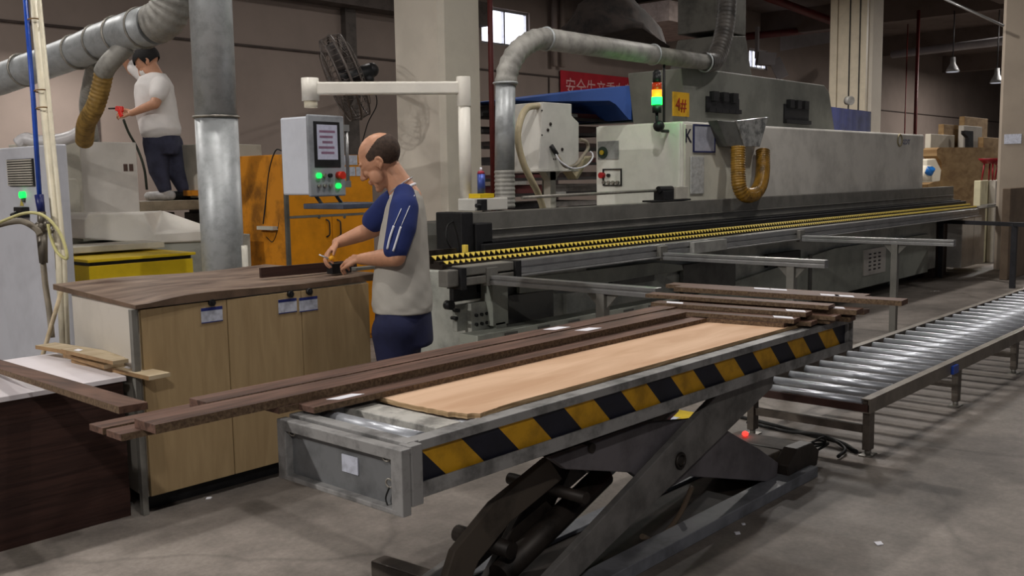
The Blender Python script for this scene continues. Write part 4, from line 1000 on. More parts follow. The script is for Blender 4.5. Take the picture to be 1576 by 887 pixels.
# housing: left side face toward camera-left, screen face toward camera-right
dpt = (pe-CAM).dot(FW)
f_n = (rt0*.80-fw0*.60).normalized()      # screen normal: towards the camera, turned to the right
f_s = Vector((-f_n.y, f_n.x, 0))           # along the screen
zt4, zb4 = at(483, 181, dpt).z, at(483, 300, dpt).z
ctr = Vector((pe.x, pe.y, (zt4+zb4)/2))+rt0*.015
hz4 = (zt4-zb4)/2
MB().obox(ctr-f_n*.03, f_n*.13, f_s*.155, ZUP*hz4).build('housing', mat('panel_bluish_white', (214, 218, 228), .45, var=.03), A, bevel=.012)
scb = MB().obox(ctr+f_n*.11+ZUP*.0, f_n*.012, f_s*.16, ZUP*(hz4+.012)).build('bezel', mat('bezel_grey', (150, 154, 160), .45), A, bevel=.01)
MB().obox(ctr+f_n*.123+ZUP*.075, f_n*.003, f_s*.115, ZUP*.15).build('screen_surround', black, scb)
MB().obox(ctr+f_n*.1265+ZUP*.09, f_n*.001, f_s*.09, ZUP*.115).build('screen', screenm, scb)
sl = MB()
for k in range(5): sl.obox(ctr+f_n*.128+ZUP*(.16-.035*k)-f_s*.01*(k % 2), f_n*.0005, f_s*(.07-.012*(k % 3)), ZUP*.008)
sl.build('screen_rows', mat('screen_rows', (120, 90, 110), emit=.15), scb)
side = f_s if (f_s.dot(RT) > 0) else -f_s
for k, (s_, z_, m_, r_) in enumerate(((-.09, -.13, greenb, .018), (-.04, -.13, steel, .014), (.01, -.13, black, .014), (.09, -.13, mat('stop_button', (220, 50, 30), .4), .026), (.08, -.20, greenb, .018), (-.09, -.20, steel, .012), (-.04, -.20, steel, .012), (.01, -.20, steel, .012))):
    c = ctr+f_n*.122+side*s_+ZUP*z_
    MB().cyl(c, c+f_n*(.05 if r_ > .02 else .02), r_, n=16).build('push_button', m_, scb)
gb = MB(); g0 = ctr+f_n*.13-f_s*.19
for s_ in (1, -1):
    pass
gx = ctr-f_s*.0
side = f_s if (f_s.dot(RT) > 0) else -f_s
g0 = ctr+f_n*.10+side*.20
gb.tube([g0-ZUP*.21, g0+ZUP*.21], .013, 10)
for z_ in (-.19, .19): gb.obox(ctr+f_n*.10+side*.18+ZUP*z_, f_n*.02, side*.03, ZUP*.022)
gb.build('grab_bar', alum, A)
tr = ctr+f_n*.16-ZUP*(hz4+.075)+side*.02
MB().obox(tr+side*.05+f_n*.04, f_n*.19, side*.20, ZUP*.018).build('keyboard_tray', mat('tray_slate', (78, 84, 100), .4), A, bevel=.006)
tl_ = MB()
for s_ in (-.1, .08): tl_.bar(ctr+f_n*.10+side*s_-ZUP*hz4, tr-f_n*.02+side*s_+ZUP*.01, .015, .02)
tl_.build('tray_bracket', black, A)
# ============================================================ DUST PIPE ABOVE THE MACHINE
DP = thing('dust_pipe', (5.23, 4.85, 1.3), 'galvanised dust pipe rising, bending and running right above the machine', 'duct')
dY = 4.86
v0, v1 = onY(777, 290, dY), onY(778, 128, dY)
MB().tube([(v0.x, dY, onY(777, 262, dY).z), (v1.x, dY, v1.z)], .073, 26).build('riser', galv, DP)
hose([(v0.x, dY, 1.22), (v0.x, dY, 1.3), (v0.x, dY, onY(777, 262, dY).z)], .072, ridge=.08, pitch=.03, n=22).build('wire_hose', galvd, DP)
e = [onY(*q_, dY) for q_ in ((778, 132), (783, 104), (798, 78), (822, 62), (842, 60))]
e[0].x = v1.x
hose(e, .076, ridge=.10, pitch=.07, n=24).build('segmented_elbow', galvd, DP)
e2 = [onY(840, 60, dY), onY(1005, 84, dY), onY(1012, 85, dY), onY(1085, 96, dY)]
MB().tube([e2[0], e2[1]], .083, 26).build('horizontal_run', galvd, DP)
MB().tube([e2[1], e2[3]], .074, 26).build('far_run', mat('dirty_galvanised', (128, 126, 118), .6, metal=.2, var=.25, scale=5), DP)
for q_, ax_ in ((e2[1], (1, 0, 0)), (e2[3], (1, 0, 0)), (e2[0], (1, 0, 0)), (Vector((v1.x, dY, v1.z)), (0, 0, 1))):
    rb = MB(); ringband(rb, q_, ax_, .081); rb.build('joint_ring', galv, DP)
hose([e2[3], onY(1100, 92, dY+.05), onY(1112, 60, dY+.1), onY(1118, 20, dY+.15), onY(1120, -30, dY+.2)], .09, ridge=.07, pitch=.05, n=22).build('black_flexible_elbow', mat('sooty_hose', (76, 72, 68), .5, var=.3), DP)
MB().tube([onY(1022, 92, dY), (onY(1022, 92, dY).x, dY, 1.9)], .012, 10).build('pipe_prop', black, DP)
# thick riser duct at right
c = onY(1124, 60, 5.9)
rd_ = MB(); pts = [onY(1086, 122, 5.6), onY(1158, 122, 5.6), onY(1148, 55, 5.6), onY(1103, 55, 5.6)]
rd_.prism([tuple(p) for p in pts], (0, .5, 0))
rd_.box(onY(1103, 55, 5.6).x, onY(1148, 55, 5.6).x, 5.6, 6.1, pts[2].z, 4.98)
rd_.build('extraction_riser', mat('sooty_sheet', (96, 94, 88), .6, metal=.15, var=.25, scale=3), label='dark rectangular extraction riser flaring onto the housing top', cat='duct', bevel=.01)

# ============================================================ GLUE UNIT
GY_ = 4.9
GU = thing('glue_unit', (6.0, 5.1, 1.2), 'tilted-corner white glue box on a post with hanging cables and a beige hose', 'glue unit')
pts = [onY(*q_, GY_) for q_ in ((835, 157), (880, 160), (880, 178), (891, 189), (891, 246), (875, 262), (829, 262))]
gm = MB().prism([tuple(p) for p in pts], (0, .42, 0)); gm.build('box', white, GU, bevel=.006)
pts2 = [onY(835, 157, GY_), onY(829, 252, GY_), onY(829, 252, GY_)+Vector((-.03, .42, 0)), onY(835, 157, GY_)+Vector((-.02, .42, 0))]
p0 = onY(829, 262, GY_); MB().box(p0.x-.02, onY(888, 262, GY_).x, GY_-.02, GY_+.44, p0.z-.012, p0.z).build('base_lip', white, GU, bevel=.003)
tr_ = [onY(878, 262, GY_-.005), onY(905, 215, GY_-.005), onY(912, 242, GY_-.005), onY(889, 275, GY_-.005)]
pts3 = [onY(*q_, GY_+.05) for q_ in ((876, 258), (911, 240), (889, 276))]
MB().prism([tuple(p) for p in pts3], (0, .1, 0)).build('hopper_tip', beige, GU)
hb_ = MB()
for q_ in ((847, 191), (843, 200), (865, 230)): c = onY(*q_, GY_); hb_.ball((c.x, GY_, c.z), .014, 10)
for q_ in ((834, 170), (834, 208), (852, 245), (855, 245)): c = onY(*q_, GY_); hb_.ball((c.x, GY_, c.z), .007, 8)
hb_.build('knobs', darksteel, GU)
MB().cyl(onY(848, 224, GY_-.01), onY(857, 238, GY_-.03), .018, n=12).build('cable_grip', black, GU)
MB().tube(catmull([onY(855, 236, GY_-.03), onY(862, 248, GY_-.06), onY(880, 259, GY_-.08), onY(900, 256, GY_-.06), onY(911, 245, GY_-.03), onY(912, 237, GY_), onY(908, 233, GY_+.02)], 6), .007, 8).build('white_cable', paper, GU)
MB().tube(catmull([onY(858, 240, GY_-.03), onY(870, 256, GY_-.06), onY(886, 254, GY_-.05), onY(897, 240, GY_-.03), onY(905, 228, GY_), onY(902, 218, GY_), onY(893, 215, GY_+.02)], 6), .014, 10).build('grey_cable', greyhose, GU)
px_ = onY(843, 265, GY_+.15)
cx_ = onY(847, 300, GY_+.15).x
MB().box(cx_-.035, cx_+.035, GY_+.12, GY_+.19, 1.1, p0.z-.01).prism([(cx_-.10, GY_+.12, p0.z-.012), (cx_+.10, GY_+.12, p0.z-.012), (cx_+.035, GY_+.12, p0.z-.08), (cx_-.035, GY_+.12, p0.z-.08)], (0, .07, 0)).build('post', offwhite, GU)
MB().box(4.9, 7.34, 4.62, 5.5, .80, 1.12).build('machine_back_bed', darkgrey, label='dark grey bed of the machine behind the grey beam', cat='machine bed')
MB().tube(catmull([onY(831, 163, GY_+.05), onY(812, 166, GY_+.02), onY(801, 185, GY_), onY(797, 215, GY_), onY(805, 250, GY_), onY(818, 278, GY_), onY(829, 300, GY_+.05), (cx_-.12, GY_+.1, 1.12)], 7), .026, 14).build('beige_hose', beige, GU)
MB().tube([onY(836, 270, GY_+.3), onY(836, 300, GY_+.3)], .01, 8).build('rear_rod', steel, GU)

# ============================================================ BOARD RACK BEHIND
RY = 7.5; x0_, x1_ = onY(750, 200, RY).x-.1, onY(925, 200, RY).x+.3
R = thing('board_rack', ((x0_+x1_)/2, RY+.5, 0), 'tall dark steel cantilever rack holding long boards behind the machine', 'rack')
for x in (x0_+.1, (x0_+x1_)/2, x1_-.1):
    MB().box(x-.04, x+.04, RY+.9, RY+.98, 0, 2.35).build('upright', mat('rack_dark_red', (60, 32, 32), .6), R)
zs = [.35+.18*k for k in range(11)]
sh = MB()
for z in zs:
    for x in (x0_+.1, (x0_+x1_)/2, x1_-.1): sh.box(x-.03, x+.03, RY-.02, RY+.94, z-.03, z)
    if z > 1.0: sh.box(x0_, x1_, RY-.03, RY-.0, z-.035, z+.0)
sh.build('shelf_arms', mat('rack_dark', (44, 40, 40), .6, var=.2), R)
random.seed(11)
rc = [mat('rack_board_dark', (66, 48, 44), .6, var=.2), mat('rack_board_redbrown', (92, 40, 40), .6, var=.2), mat('rack_board_grey', (128, 124, 120), .6, var=.15), mat('rack_board_black', (34, 32, 36), .6, var=.15)]
rn = ['dark brown', 'red brown', 'grey', 'black']
shelfw = ['bottom', 'second', 'third', 'fourth', 'fifth', 'sixth', 'seventh', 'eighth', 'ninth', 'tenth', 'top']
for i, z in enumerate(zs):
    if z < .95: continue
    for j in range(2):
        k = random.randrange(4) if j == 0 else random.randrange(3)
        xs_, xe_ = x0_+random.uniform(.0, .4)+j*1.0, x0_+1.1+j*1.0+random.uniform(.1, .5)
        xe_ = min(xe_, x1_)
        if j == 0: xe_ = min(xe_, x0_+1.15)
        else: xs_ = max(xs_, x0_+1.17)
        MB().box(xs_, xe_, RY+.01+random.uniform(0, .15), RY+.85, z+.001, z+random.choice((.04, .06, .09))).build('stored_board', rc[k],
            label='%s board lying at the %s end of the rack arm %s from the bottom' % (rn[k], ('left', 'right')[j], shelfw[i]), cat='board', group='boards on the rack behind the machine')
pc_ = MB(); c = onY(912, 178, RY-.04)
wpz = MB()
for (u, v) in ((797, 208), (800, 228), (800, 250), (862, 298), (795, 176), (880, 178), (800, 262), (800, 282)):
    c = onY(u, v, RY-.05); wpz.box(c.x-.10, c.x+.12, RY-.045, RY-.03, c.z-.015, c.z+.02)
wpz.build('shelf_tags', mat('grey_tag', (168, 168, 164), .7), R)

# blue canopy and dark teal sheet
by = 7.1
cn = [onY(*q_, by) for q_ in ((775, 154), (810, 151), (975, 131), (975, 185), (968, 184), (948, 161), (938, 155), (850, 156))]
cnm = MB().prism([tuple(p) for p in cn], (0, .9, 0)); 
BL = cnm.build('blue_canopy', bluesh, label='blue sheet canopy with a slanted front corner below the red banner', cat='canopy')
cn2 = [onY(*q_, by-.02) for q_ in ((975, 131), (1006, 136), (1006, 187), (975, 187))]
MB().prism([tuple(p) for p in cn2], (0, .9, 0)).build('end_sheet', teal, BL)
ln_ = [onY(*q_, by+.45) for q_ in ((860, 156), (940, 156), (935, 148), (915, 146))]
cl_ = MB().box(onY(1010, 150, 5.75).x, onY(1040, 150, 5.75).x, 5.75, 5.9, 0, onY(1010, 120, 5.75).z)
cl_.build('green_grey_duct_box', mat('grey_green_housing', (122, 123, 116)), label='grey-green sheet box between the blue canopy and the signal tower', cat='duct')

# banner
BY_ = WY-.05
pa_, pb_ = onY(862, 108, BY_), onY(1042, 150, BY_)
b_ = MB().box(pa_.x, pb_.x+1.0, BY_-.01, BY_, pa_.z-.66, pa_.z)
bn = b_.build('slogan_banner', redban, label='red cloth banner with pale Chinese slogan on the back wall', cat='banner')
text('安全生产重在落实责任', .40, banlet, (pa_.x+.15, BY_-.013, pa_.z-.47), (1, 0, 0), (0, 0, 1), bn, extrude=.001, sx=.86)
# brown dust bag
bgY = 8.4
oc = onY(948, 30, bgY)
bag = MB(); ring_px = [(-30, 925, 975), (0, 916, 966), (12, 905, 978), (25, 898, 984), (40, 893, 993), (55, 890, 1000), (62, 892, 1002)]
vs = []; nseg = 28
for (py, xl, xr) in ring_px:
    l, r_ = onY(xl, py, bgY), onY(xr, py, bgY); cxx, hw, zz = (l.x+r_.x)/2, (r_.x-l.x)/2, (l.z+r_.z)/2
    for k in range(nseg):
        q = 2*math.pi*k/nseg; fz = 1+.07*math.sin(q*4+py*.3)+.04*math.sin(q*9+py)+.03*random.uniform(-1, 1)
        vs.append((cxx+hw*math.cos(q)*fz, bgY+hw*.7*math.sin(q)*fz, zz+(.03+.06*(py > 50))*math.sin(3*q+1)-(.10*max(0, math.cos(q)) if py > 50 else 0)))
m_ = len(ring_px)
bag.add(vs, [(i*nseg+k, i*nseg+(k+1) % nseg, (i+1)*nseg+(k+1) % nseg, (i+1)*nseg+k) for i in range(m_-1) for k in range(nseg)], 0, True)
bag.add(vs[:nseg], [tuple(range(nseg))]); bag.add(vs[-nseg:], [tuple(range(nseg))])
bg = bag.build('dust_bag', tarp, label='big brown cloth dust bag hanging above the horizontal dust pipe', cat='bag')
MB().tube([onY(905, -30, bgY), onY(905, -30, bgY)+Vector((0, 0, 1.6))], .015, 6).tube([onY(970, -30, bgY), onY(970, -30, bgY)+Vector((0, 0, 1.6))], .015, 6).build('hanging_strap', black, bg)
# soffit duct
sf = [at(*q_, 15) for q_ in ((975, 30), (1040, 12), (1090, 22), (1082, 62), (1032, 50))]
s0 = at(1035, 42, 19)
MB().box(s0.x-.9, s0.x+1.6, s0.y-.5, s0.y+1.6, s0.z-.02, s0.z+.35).build('air_duct', mat('pale_duct', (170, 156, 150), .7), label='pale square air duct high above the machine right of the dust bag', cat='duct')
vp_ = MB()
for i, (x_, w_, d_) in enumerate(((757, .05, 10), )):
    t, b__ = at(x_, -20, d_), at(x_, 170, d_); MB().tube([(b__.x, b__.y, 0), (b__.x, b__.y, 4.98)], .028, 12).build('red_downpipe', redpipe, label='dark red downpipe passing in front of the bright window', cat='pipe')
cdt = MB()
for (x_, r_) in ((853, .10), (865, .10)):
    c = onY(x_, 30, WY-.15); cdt.tube([(c.x, WY-.15, 3.6), (c.x, WY-.15, 4.98)], r_*.6, 12)
cdt.build('wall_conduits', wallm, label='two pale conduits on the wall between the bright window and the dust bag', cat='conduit')
# ceiling services on the right
cp_ = MB()
def seg(a, b, r_): cp_.tube([a, b], r_, 8)
seg(at(1110, -30, 22), at(1290, 36, 24), .10); seg(at(1140, 57, 24), at(1290, 42, 26), .09)
cp_.build('fire_pipes', redpipe, label='dark red fire pipes crossing under the ceiling left of the conduit pillar', cat='pipe')
sp = MB().tube([at(1180, -20, 16), at(1550, 42, 16)], .012, 6); 
cbx = MB().tube([at(1425, -15, 14), at(1545, 40, 13.5)], .02, 8); cbx.build('cable_tray', alum, label='thin bright cable tray under the ceiling beside the right pillar', cat='cable tray')
md = MB(); a, b = at(1150, 70, 26), at(1345, 40, 30)
mdv = (b-a); md.bar(a, b, .5, .55); md.build('rectangular_air_duct', mat('pale_metal_duct', (150, 146, 148), .6, var=.15, scale=.6), label='grey rectangular air duct under the ceiling left of the conduit pillar', cat='duct')
md = MB(); a, b = at(1165, 90, 24), at(1192, 92, 24); c = at(1205, 120, 24); md.bar(a, b, .3, .3); md.bar(b, c, .3, .28); md.bar(a, (a.x, a.y, 5.0), .08, .08, upv=(0, 1, 0))
md.build('bent_air_duct', mat('pale_metal_duct', (150, 146, 148)), label='small pale duct bending down behind the grey housing', cat='duct')
tb_ = MB().tube([at(1375, 84, 26), at(1550, 62, 22)], .10, 10); tb_.build('round_air_duct', mat('pale_metal_duct', (150, 146, 148)), label='long round duct under the ceiling running to the right pillar', cat='duct')
for i, ((x_, y_, d_), lb_) in enumerate((((1466, 109, 22), 'bell-shaped bay lamp hanging left of the right pillar, the higher one'), ((1534, 126, 22), 'bell-shaped bay lamp half hidden by the right pillar'))):
    c = at(x_, y_, d_); L_ = thing('bay_lamp', c, lb_, 'lamp', 'hanging bay lamps')
    MB().tube([c+Vector((0, 0, -.02)), c+Vector((0, 0, .05)), c+Vector((0, 0, .16)), c+Vector((0, 0, .3))], [.15, .12, .06, .05], 20).build('shade', mat('lamp_shade_grey', (150, 150, 150), .4), L_)
    MB().cyl(c+Vector((0, 0, -.025)), c+Vector((0, 0, -.03)), .13, n=20).build('bulb', mat('dim_bulb', (200, 205, 215), emit=.3), L_)
    MB().tube([c+Vector((0, 0, .3)), (c.x, c.y, 4.98)], .012, 6).build('chain', black, L_)
dr_ = MB()
for (x_, d_, r_) in ((1409, 22, .04), (1393, 24, .015)):
    c = at(x_, 180, d_); dr_.tube([(c.x, c.y, 0), (c.x, c.y, 4.98)], r_, 8)
dr_.build('drain_pipes', redpipe, label='dark vertical pipes on the far wall right of the conduit pillar', cat='pipe')

# ============================================================ RIGHT BACKGROUND
cur = [onY(*q_, c1.y-.5) for q_ in ((1275, 164), (1341, 172), (1341, 200), (1275, 198))]
bc_ = MB(); n_ = 20; a, b = cur[0], cur[1]; vs = []
for i in range(n_+1):
    t = i/n_; x = a.x+(b.x-a.x)*t; y = c1.y-.5+.008*math.sin(i*1.9)
    vs += [(x, y, a.z+(b.z-a.z)*t), (x, y, 0), (x, y+.03, a.z+(b.z-a.z)*t), (x, y+.03, 0)]
bc_.add(vs, [(4*i, 4*i+1, 4*i+5, 4*i+4) for i in range(n_)]+[(4*i+2, 4*i+6, 4*i+7, 4*i+3) for i in range(n_)]+[(4*i, 4*i+4, 4*i+6, 4*i+2) for i in range(n_)]+[(0, 2, 3, 1), (4*n_, 4*n_+1, 4*n_+3, 4*n_+2)]+[(4*i+1, 4*i+3, 4*i+7, 4*i+5) for i in range(n_)], 0, True)
bc_.build('blue_curtain', navyc, label='dark blue tarpaulin screen at the foot of the conduit pillar', cat='tarpaulin')
MB().cyl(at(1304, 155, 18), at(1310, 155, 17.9), .08, n=18).build('small_wall_fan', mat('fan_grey', (168, 166, 160), .4), label='small pale fan on the trunking above the blue tarpaulin', cat='fan')
def panel_at(u0, v0, u1, v1, d, th, name, m_, label, cat, zb=None):
    p = at(u0, v0, d); Yp = p.y; a = onY(u0, v0, Yp); b = onY(u1, v1, Yp)
    return MB().box(a.x, b.x, Yp, Yp+th, (b.z if zb is None else zb), a.z).build(name, m_, label=label, cat=cat, bevel=.01)
whp = mat('white_board', (222, 214, 196), .6, var=.04)
panel_at(1433, 206, 1467, 280, 17.0, .10, 'white_upright_board', whp, 'white panel standing upright beyond the far end of the machine hood', 'panel', 0)
panel_at(1453, 191, 1486, 300, 17.6, .10, 'tan_upright_board', ochre, 'tan chipboard panel standing behind the white panel', 'panel', 0)
panel_at(1484, 193, 1508, 300, 17.8, .10, 'pale_grey_upright_board', sidem, 'pale grey panel with a black bent bracket in front of it', 'panel', 0)
panel_at(1485, 179, 1516, 300, 18.2, .10, 'tall_tan_board', ochre, 'tallest tan panel at the back of the standing panels', 'panel', 0)
panel_at(1514, 211, 1534, 300, 18.0, .10, 'low_tan_board', ochre, 'short orange-tan panel at the right end of the standing panels', 'panel', 0)
pts = [at(*q_, 17.4) for q_ in ((1485, 201), (1498, 202), (1498, 412), (1490, 412), (1491, 212), (1485, 206))]
MB().prism([tuple(p) for p in pts], (.05, .08, 0)).build('black_bracket', black, label='black bent bracket leaning against the pale grey panel', cat='bracket')
p = at(1442, 226, 15.6); Yp = p.y
prof = [(1446, 227), (1530, 227), (1530, 420), (1434, 420), (1428, 284), (1438, 280), (1450, 262), (1449, 250), (1442, 240), (1442, 230)]
MB().prism([tuple(onY(*q_, Yp)) for q_ in prof], (0, .22, 0)).build('chipboard_crate', ochre, label='big tan chipboard crate with a curved left side beyond the machine', cat='crate')
p = at(1425, 260, 15.2); q_ = [at(*k, 15.2) for k in ((1427, 246), (1440, 244), (1449, 262), (1447, 279), (1430, 281), (1426, 270))]
MB().prism([tuple(v) for v in q_], (.0, .3, 0)).build('white_foam_piece', whp, label='rounded white foam piece against the chipboard crate', cat='foam', bevel=.01)
bj = at(1427, 263, 14.6); J = thing('water_jug', bj, 'small blue-capped white jug at the end of the machine hood', 'jug')
MB().cyl(bj+Vector((0, 0, -.16)), bj+Vector((0, 0, .08)), .07, n=18).build('body', whp, J); MB().cyl(bj+Vector((-.03, -.03, -.04)), bj+Vector((-.06, -.08, .04)), .06, n=18).build('blue_cap', mat('jug_blue', (30, 110, 190), .4), J)
panel_at(1510, 278, 1533, 420, 14.8, .1, 'white_cabinet', mat('cream_cabinet', (220, 214, 180), .6, var=.05), 'tall cream-white cabinet under the red stools', 'cabinet', 0)
panel_at(1533, 278, 1548, 420, 15.0, .1, 'grey_white_cabinet', sidem, 'narrow grey-white cabinet beside the cream one', 'cabinet', 0)
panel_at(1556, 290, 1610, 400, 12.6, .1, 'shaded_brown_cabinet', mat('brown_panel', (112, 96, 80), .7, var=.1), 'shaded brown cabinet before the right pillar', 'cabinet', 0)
def stool(px_, py_, d, label):
    c = at(px_, py_, d); t = thing('red_stool', c, label, 'stool', 'red stools on the cabinet')
    MB().tube([c+Vector((0, 0, .0)), c+Vector((0, 0, .05)), c+Vector((0, 0, .08)), c+Vector((0, 0, .075))], [.11, .17, .19, .02], 20).build('seat', mat('stool_red', (150, 26, 40), .4), t)
    for a in (.5, 2.1, 3.6, 5.2):
        d1 = Vector((math.cos(a), math.sin(a), 0)); z0_ = at(1530, 278, 14.8).z
        MB().tube([c+d1*.10, Vector((c.x, c.y, z0_+.002))+d1*.13], .012, 6).build('leg', mat('stool_red', (150, 26, 40)), t)
stool(1526, 252, 14.9, 'left red plastic stool on the cream cabinet'); stool(1546, 255, 15.05, 'right red plastic stool on the narrow cabinet')
p = onX(1440, 395, 14.9)
# black rail line in the back right
rw = MB(); a, b = at(1445, 341, 13.2), at(1600, 347, 11.4); rw.bar(a, b, .05, .05)
for u, v in ((1562, 345), ): c = at(u, v, 11.8); rw.box(c.x-.03, c.x+.03, c.y-.03, c.y+.03, 0, c.z)
c = at(1450, 341, 13.1); rw.box(c.x-.03, c.x+.03, c.y-.03, c.y+.03, 0, c.z)
rw.build('black_rail', mat('dark_rail', (58, 58, 62), .5, metal=.3), label='dark metal rail on a post at the far right', cat='rail')
yc = at(1562, 372, 16.5); yv = MB(); yv.box(yc.x-.6, yc.x+2.0, yc.y-.3, yc.y+.3, yc.z-.05, yc.z+.08)
for x in (-.5, .6): yv.box(yc.x+x, yc.x+x+.08, yc.y-.25, yc.y-.15, 0, yc.z)
yo = yv.build('yellow_conveyor', mat('conveyor_yellow', (196, 150, 40), .5, var=.15), label='low yellow conveyor frame in the distance at the right edge', cat='conveyor')
wbx = MB()
for k in range(4): wbx.box(yc.x-.6+.62*k, yc.x-.1+.62*k, yc.y-.25, yc.y+.3, yc.z+.081, yc.z+.13)
wbx.build('white_slats', whp, yo)

# ============================================================ SUPPORT ARMS (aluminium profiles)
def support(x, y0, y1, z, label, px_post):
    s = thing('support_arm', (x, y1+.2, 0), label, 'support arm', 'aluminium support arms in front of the machine')
    a = MB().box(x-.03, x+.03, y1, y0, z-.02, z).box(x-.022, x+.022, y1, y0, z-.03, z-.02).box(x-.03, x+.03, y1, y0, z-.055, z-.03)
    a.build('cross_profile', alum, s, bevel=.002)
    MB().box(x-.028, x+.028, px_post-.028, px_post+.028, 0, z-.055).prism([(x-.005, px_post-.028, z-.055), (x-.005, px_post-.11, z-.055), (x-.005, px_post-.028, z-.14)], (.01, 0, 0)).prism([(x-.005, px_post+.028, z-.055), (x-.005, px_post+.11, z-.055), (x-.005, px_post+.028, z-.14)], (.01, 0, 0)).build('post', alumd, s, bevel=.002)
    MB().box(x-.05, x+.05, 4.09, 4.127, z-.06, z+.05).build('clamp_plate', alumd, s, bevel=.003)
support(4.38, 4.085, 2.88, .845, 'aluminium support arm nearest the bald man, ending over the brown strips', 3.25)
support(6.30, 4.085, 2.80, .855, 'middle aluminium support arm in front of the machine', 3.05)
support(8.66, 4.085, 2.72, .855, 'farthest aluminium support arm over the bare floor', 3.22)
cb_ = onY(1068, 381, 4.10); MB().box(cb_.x-.02, cb_.x+.5, 4.085, 4.128, cb_.z-.05, cb_.z+.04).build('slotted_bracket', mat('slotted_grey', (150, 150, 146), .5), G, bevel=.003)
# ============================================================ PEOPLE
def capsule(mb, a, b, ra, rb, n=14):
    a, b = Vector(a), Vector(b); L = (b-a).length; k = max(2, int(L/max(.006, min(ra, rb)*.6)))
    mb.tube([a.lerp(b, i/k) for i in range(k+1)], [ra+(rb-ra)*i/k for i in range(k+1)], n); mb.ball(a, ra, n); mb.ball(b, rb, n)
def hand(mb, W, d, nrm, sc=1.0, curl=(.35, .5, .4), thumb_side=1, spread=.05):
    """W wrist, d towards knuckles, nrm = back of hand"""
    d = Vector(d).normalized(); nrm = Vector(nrm); nrm = (nrm-d*nrm.dot(d)).normalized(); s = d.cross(nrm)*thumb_side
    lens = [(.040, .026, .021), (.045, .030, .022), (.042, .027, .021), (.032, .021, .018)]
    for i in range(4):
        o = (.033-.0225*i); base = W+s*(o*.55)*sc+d*.012*sc; kn = W+s*o*sc+d*(.088-.004*abs(i-1.2))*sc
        capsule(mb, base, kn, .014*sc, .0115*sc, 10)
        p = kn; ang = 0; r_ = [.0095, .0085, .0078, .0068]
        dd0 = (d+s*(1.5-i)*spread).normalized()
        for j in range(3):
            ang += curl[j]; dd = dd0*math.cos(ang)-nrm*math.sin(ang); q = p+dd*lens[i][j]*sc
            capsule(mb, p, q, r_[j]*sc*(1 if i < 3 else .9), r_[j+1]*sc*(1 if i < 3 else .9), 9); p = q
    mb.ball(W+d*.045*sc-nrm*.004*sc, (.030*sc, .030*sc, .016*sc), 12, rot=Matrix((d, s, nrm)).transposed())
    t0 = W+s*.022*sc+d*.022*sc; t1 = t0+(s*.55+d*.75-nrm*.25).normalized()*.042*sc; t2 = t1+(d*.95+s*.2-nrm*.35).normalized()*.032*sc; t3 = t2+(d*.95-s*.05-nrm*.45).normalized()*.024*sc
    capsule(mb, t0, t1, .014*sc, .0115*sc, 10); capsule(mb, t1, t2, .0112*sc, .0095*sc, 10); capsule(mb, t2, t3, .0095*sc, .0075*sc, 10)
def remesh(o, v, smooth=3, fac=.5):
    r_ = o.modifiers.new('skin_surface', 'REMESH'); r_.mode = 'VOXEL'; r_.voxel_size = v; r_.use_smooth_shade = True
    s_ = o.modifiers.new('smooth', 'SMOOTH'); s_.iterations = smooth; s_.factor = fac
    bpy.context.view_layer.update()
    dg = bpy.context.evaluated_depsgraph_get(); me = bpy.data.meshes.new_from_object(o.evaluated_get(dg))
    mats_ = [m_ for m_ in o.data.materials]
    o.modifiers.clear(); o.data = me
    me.materials.clear()
    for m_ in mats_: me.materials.append(m_)
    for p in me.polygons: p.use_smooth = True; p.material_index = 0
def head(mb, c, f, u, sc=1.0, ear=True):
    f = Vector(f).normalized(); u = Vector(u); u = (u-f*u.dot(f)).normalized(); s = f.cross(u); Rm = Matrix((f, s, u)).transposed()
    B = lambda a, b, h, r: mb.ball(c+(f*a+s*b+u*h)*sc, tuple(x*sc for x in r), 22, rot=Rm)
    B(-.012, 0, .035, (.100, .078, .088)); B(.012, 0, .010, (.088, .073, .085)); B(.030, 0, -.035, (.062, .058, .075))
    B(.048, 0, -.088, (.040, .044, .030)); B(.075, 0, -.108, (.019, .024, .017))     # jaw, chin
    B(.084, 0, .028, (.016, .050, .013))                                             # brow
    for k in (-1, 1): B(.074, .030*k, -.022, (.022, .022, .020)); B(.045, .050*k, -.055, (.035, .016, .036)); B(.083, .031*k, .008, (.010, .014, .009))
    capsule(mb, c+(f*.094+u*.012)*sc, c+(f*.118-u*.028)*sc, .009*sc, .013*sc, 10)      # nose
    for k in (-1, 1): B(.106, .011*k, -.034, (.010, .008, .008))
    B(.096, 0, -.058, (.010, .024, .007)); B(.094, 0, -.069, (.010, .022, .008))     # lips
    for k in (-1, 1):
        mb.ring(c+(s*.078*k-f*.004-u*.008)*sc, (s*.9*k+f*.45), .021*sc, .0065*sc, 16, 6)
        B(-.004, .074*k, -.010, (.016, .009, .024)); B(.002, .074*k, -.034, (.009, .006, .010))
    return f, s, u
def hair_shell(c, f, s, u, sc, keep, grow=.0035):
    mb = MB(); n = 160; m_ = 100; idx = {}; vs = []
    for i in range(m_+1):
        th = math.pi*i/m_
        for j in range(n):
            ph = 2*math.pi*j/n; a = math.sin(th)*math.cos(ph); b = math.sin(th)*math.sin(ph); h = math.cos(th)
            vs.append((-.012+a*(.100+grow), b*(.078+grow), .035+h*(.088+grow)))
    def ok(v): return keep(*v)
    fs = []
    for i in range(m_):
        for j in range(n):
            q = (i*n+j, (i+1)*n+j, (i+1)*n+(j+1) % n, i*n+(j+1) % n)
            ce = [sum(vs[k][t] for k in q)/4 for t in range(3)]
            if ok(ce): fs.append(q)
    mb.add([c+(f*v[0]+s*v[1]+u*v[2])*sc for v in vs], fs, 0, True); return mb
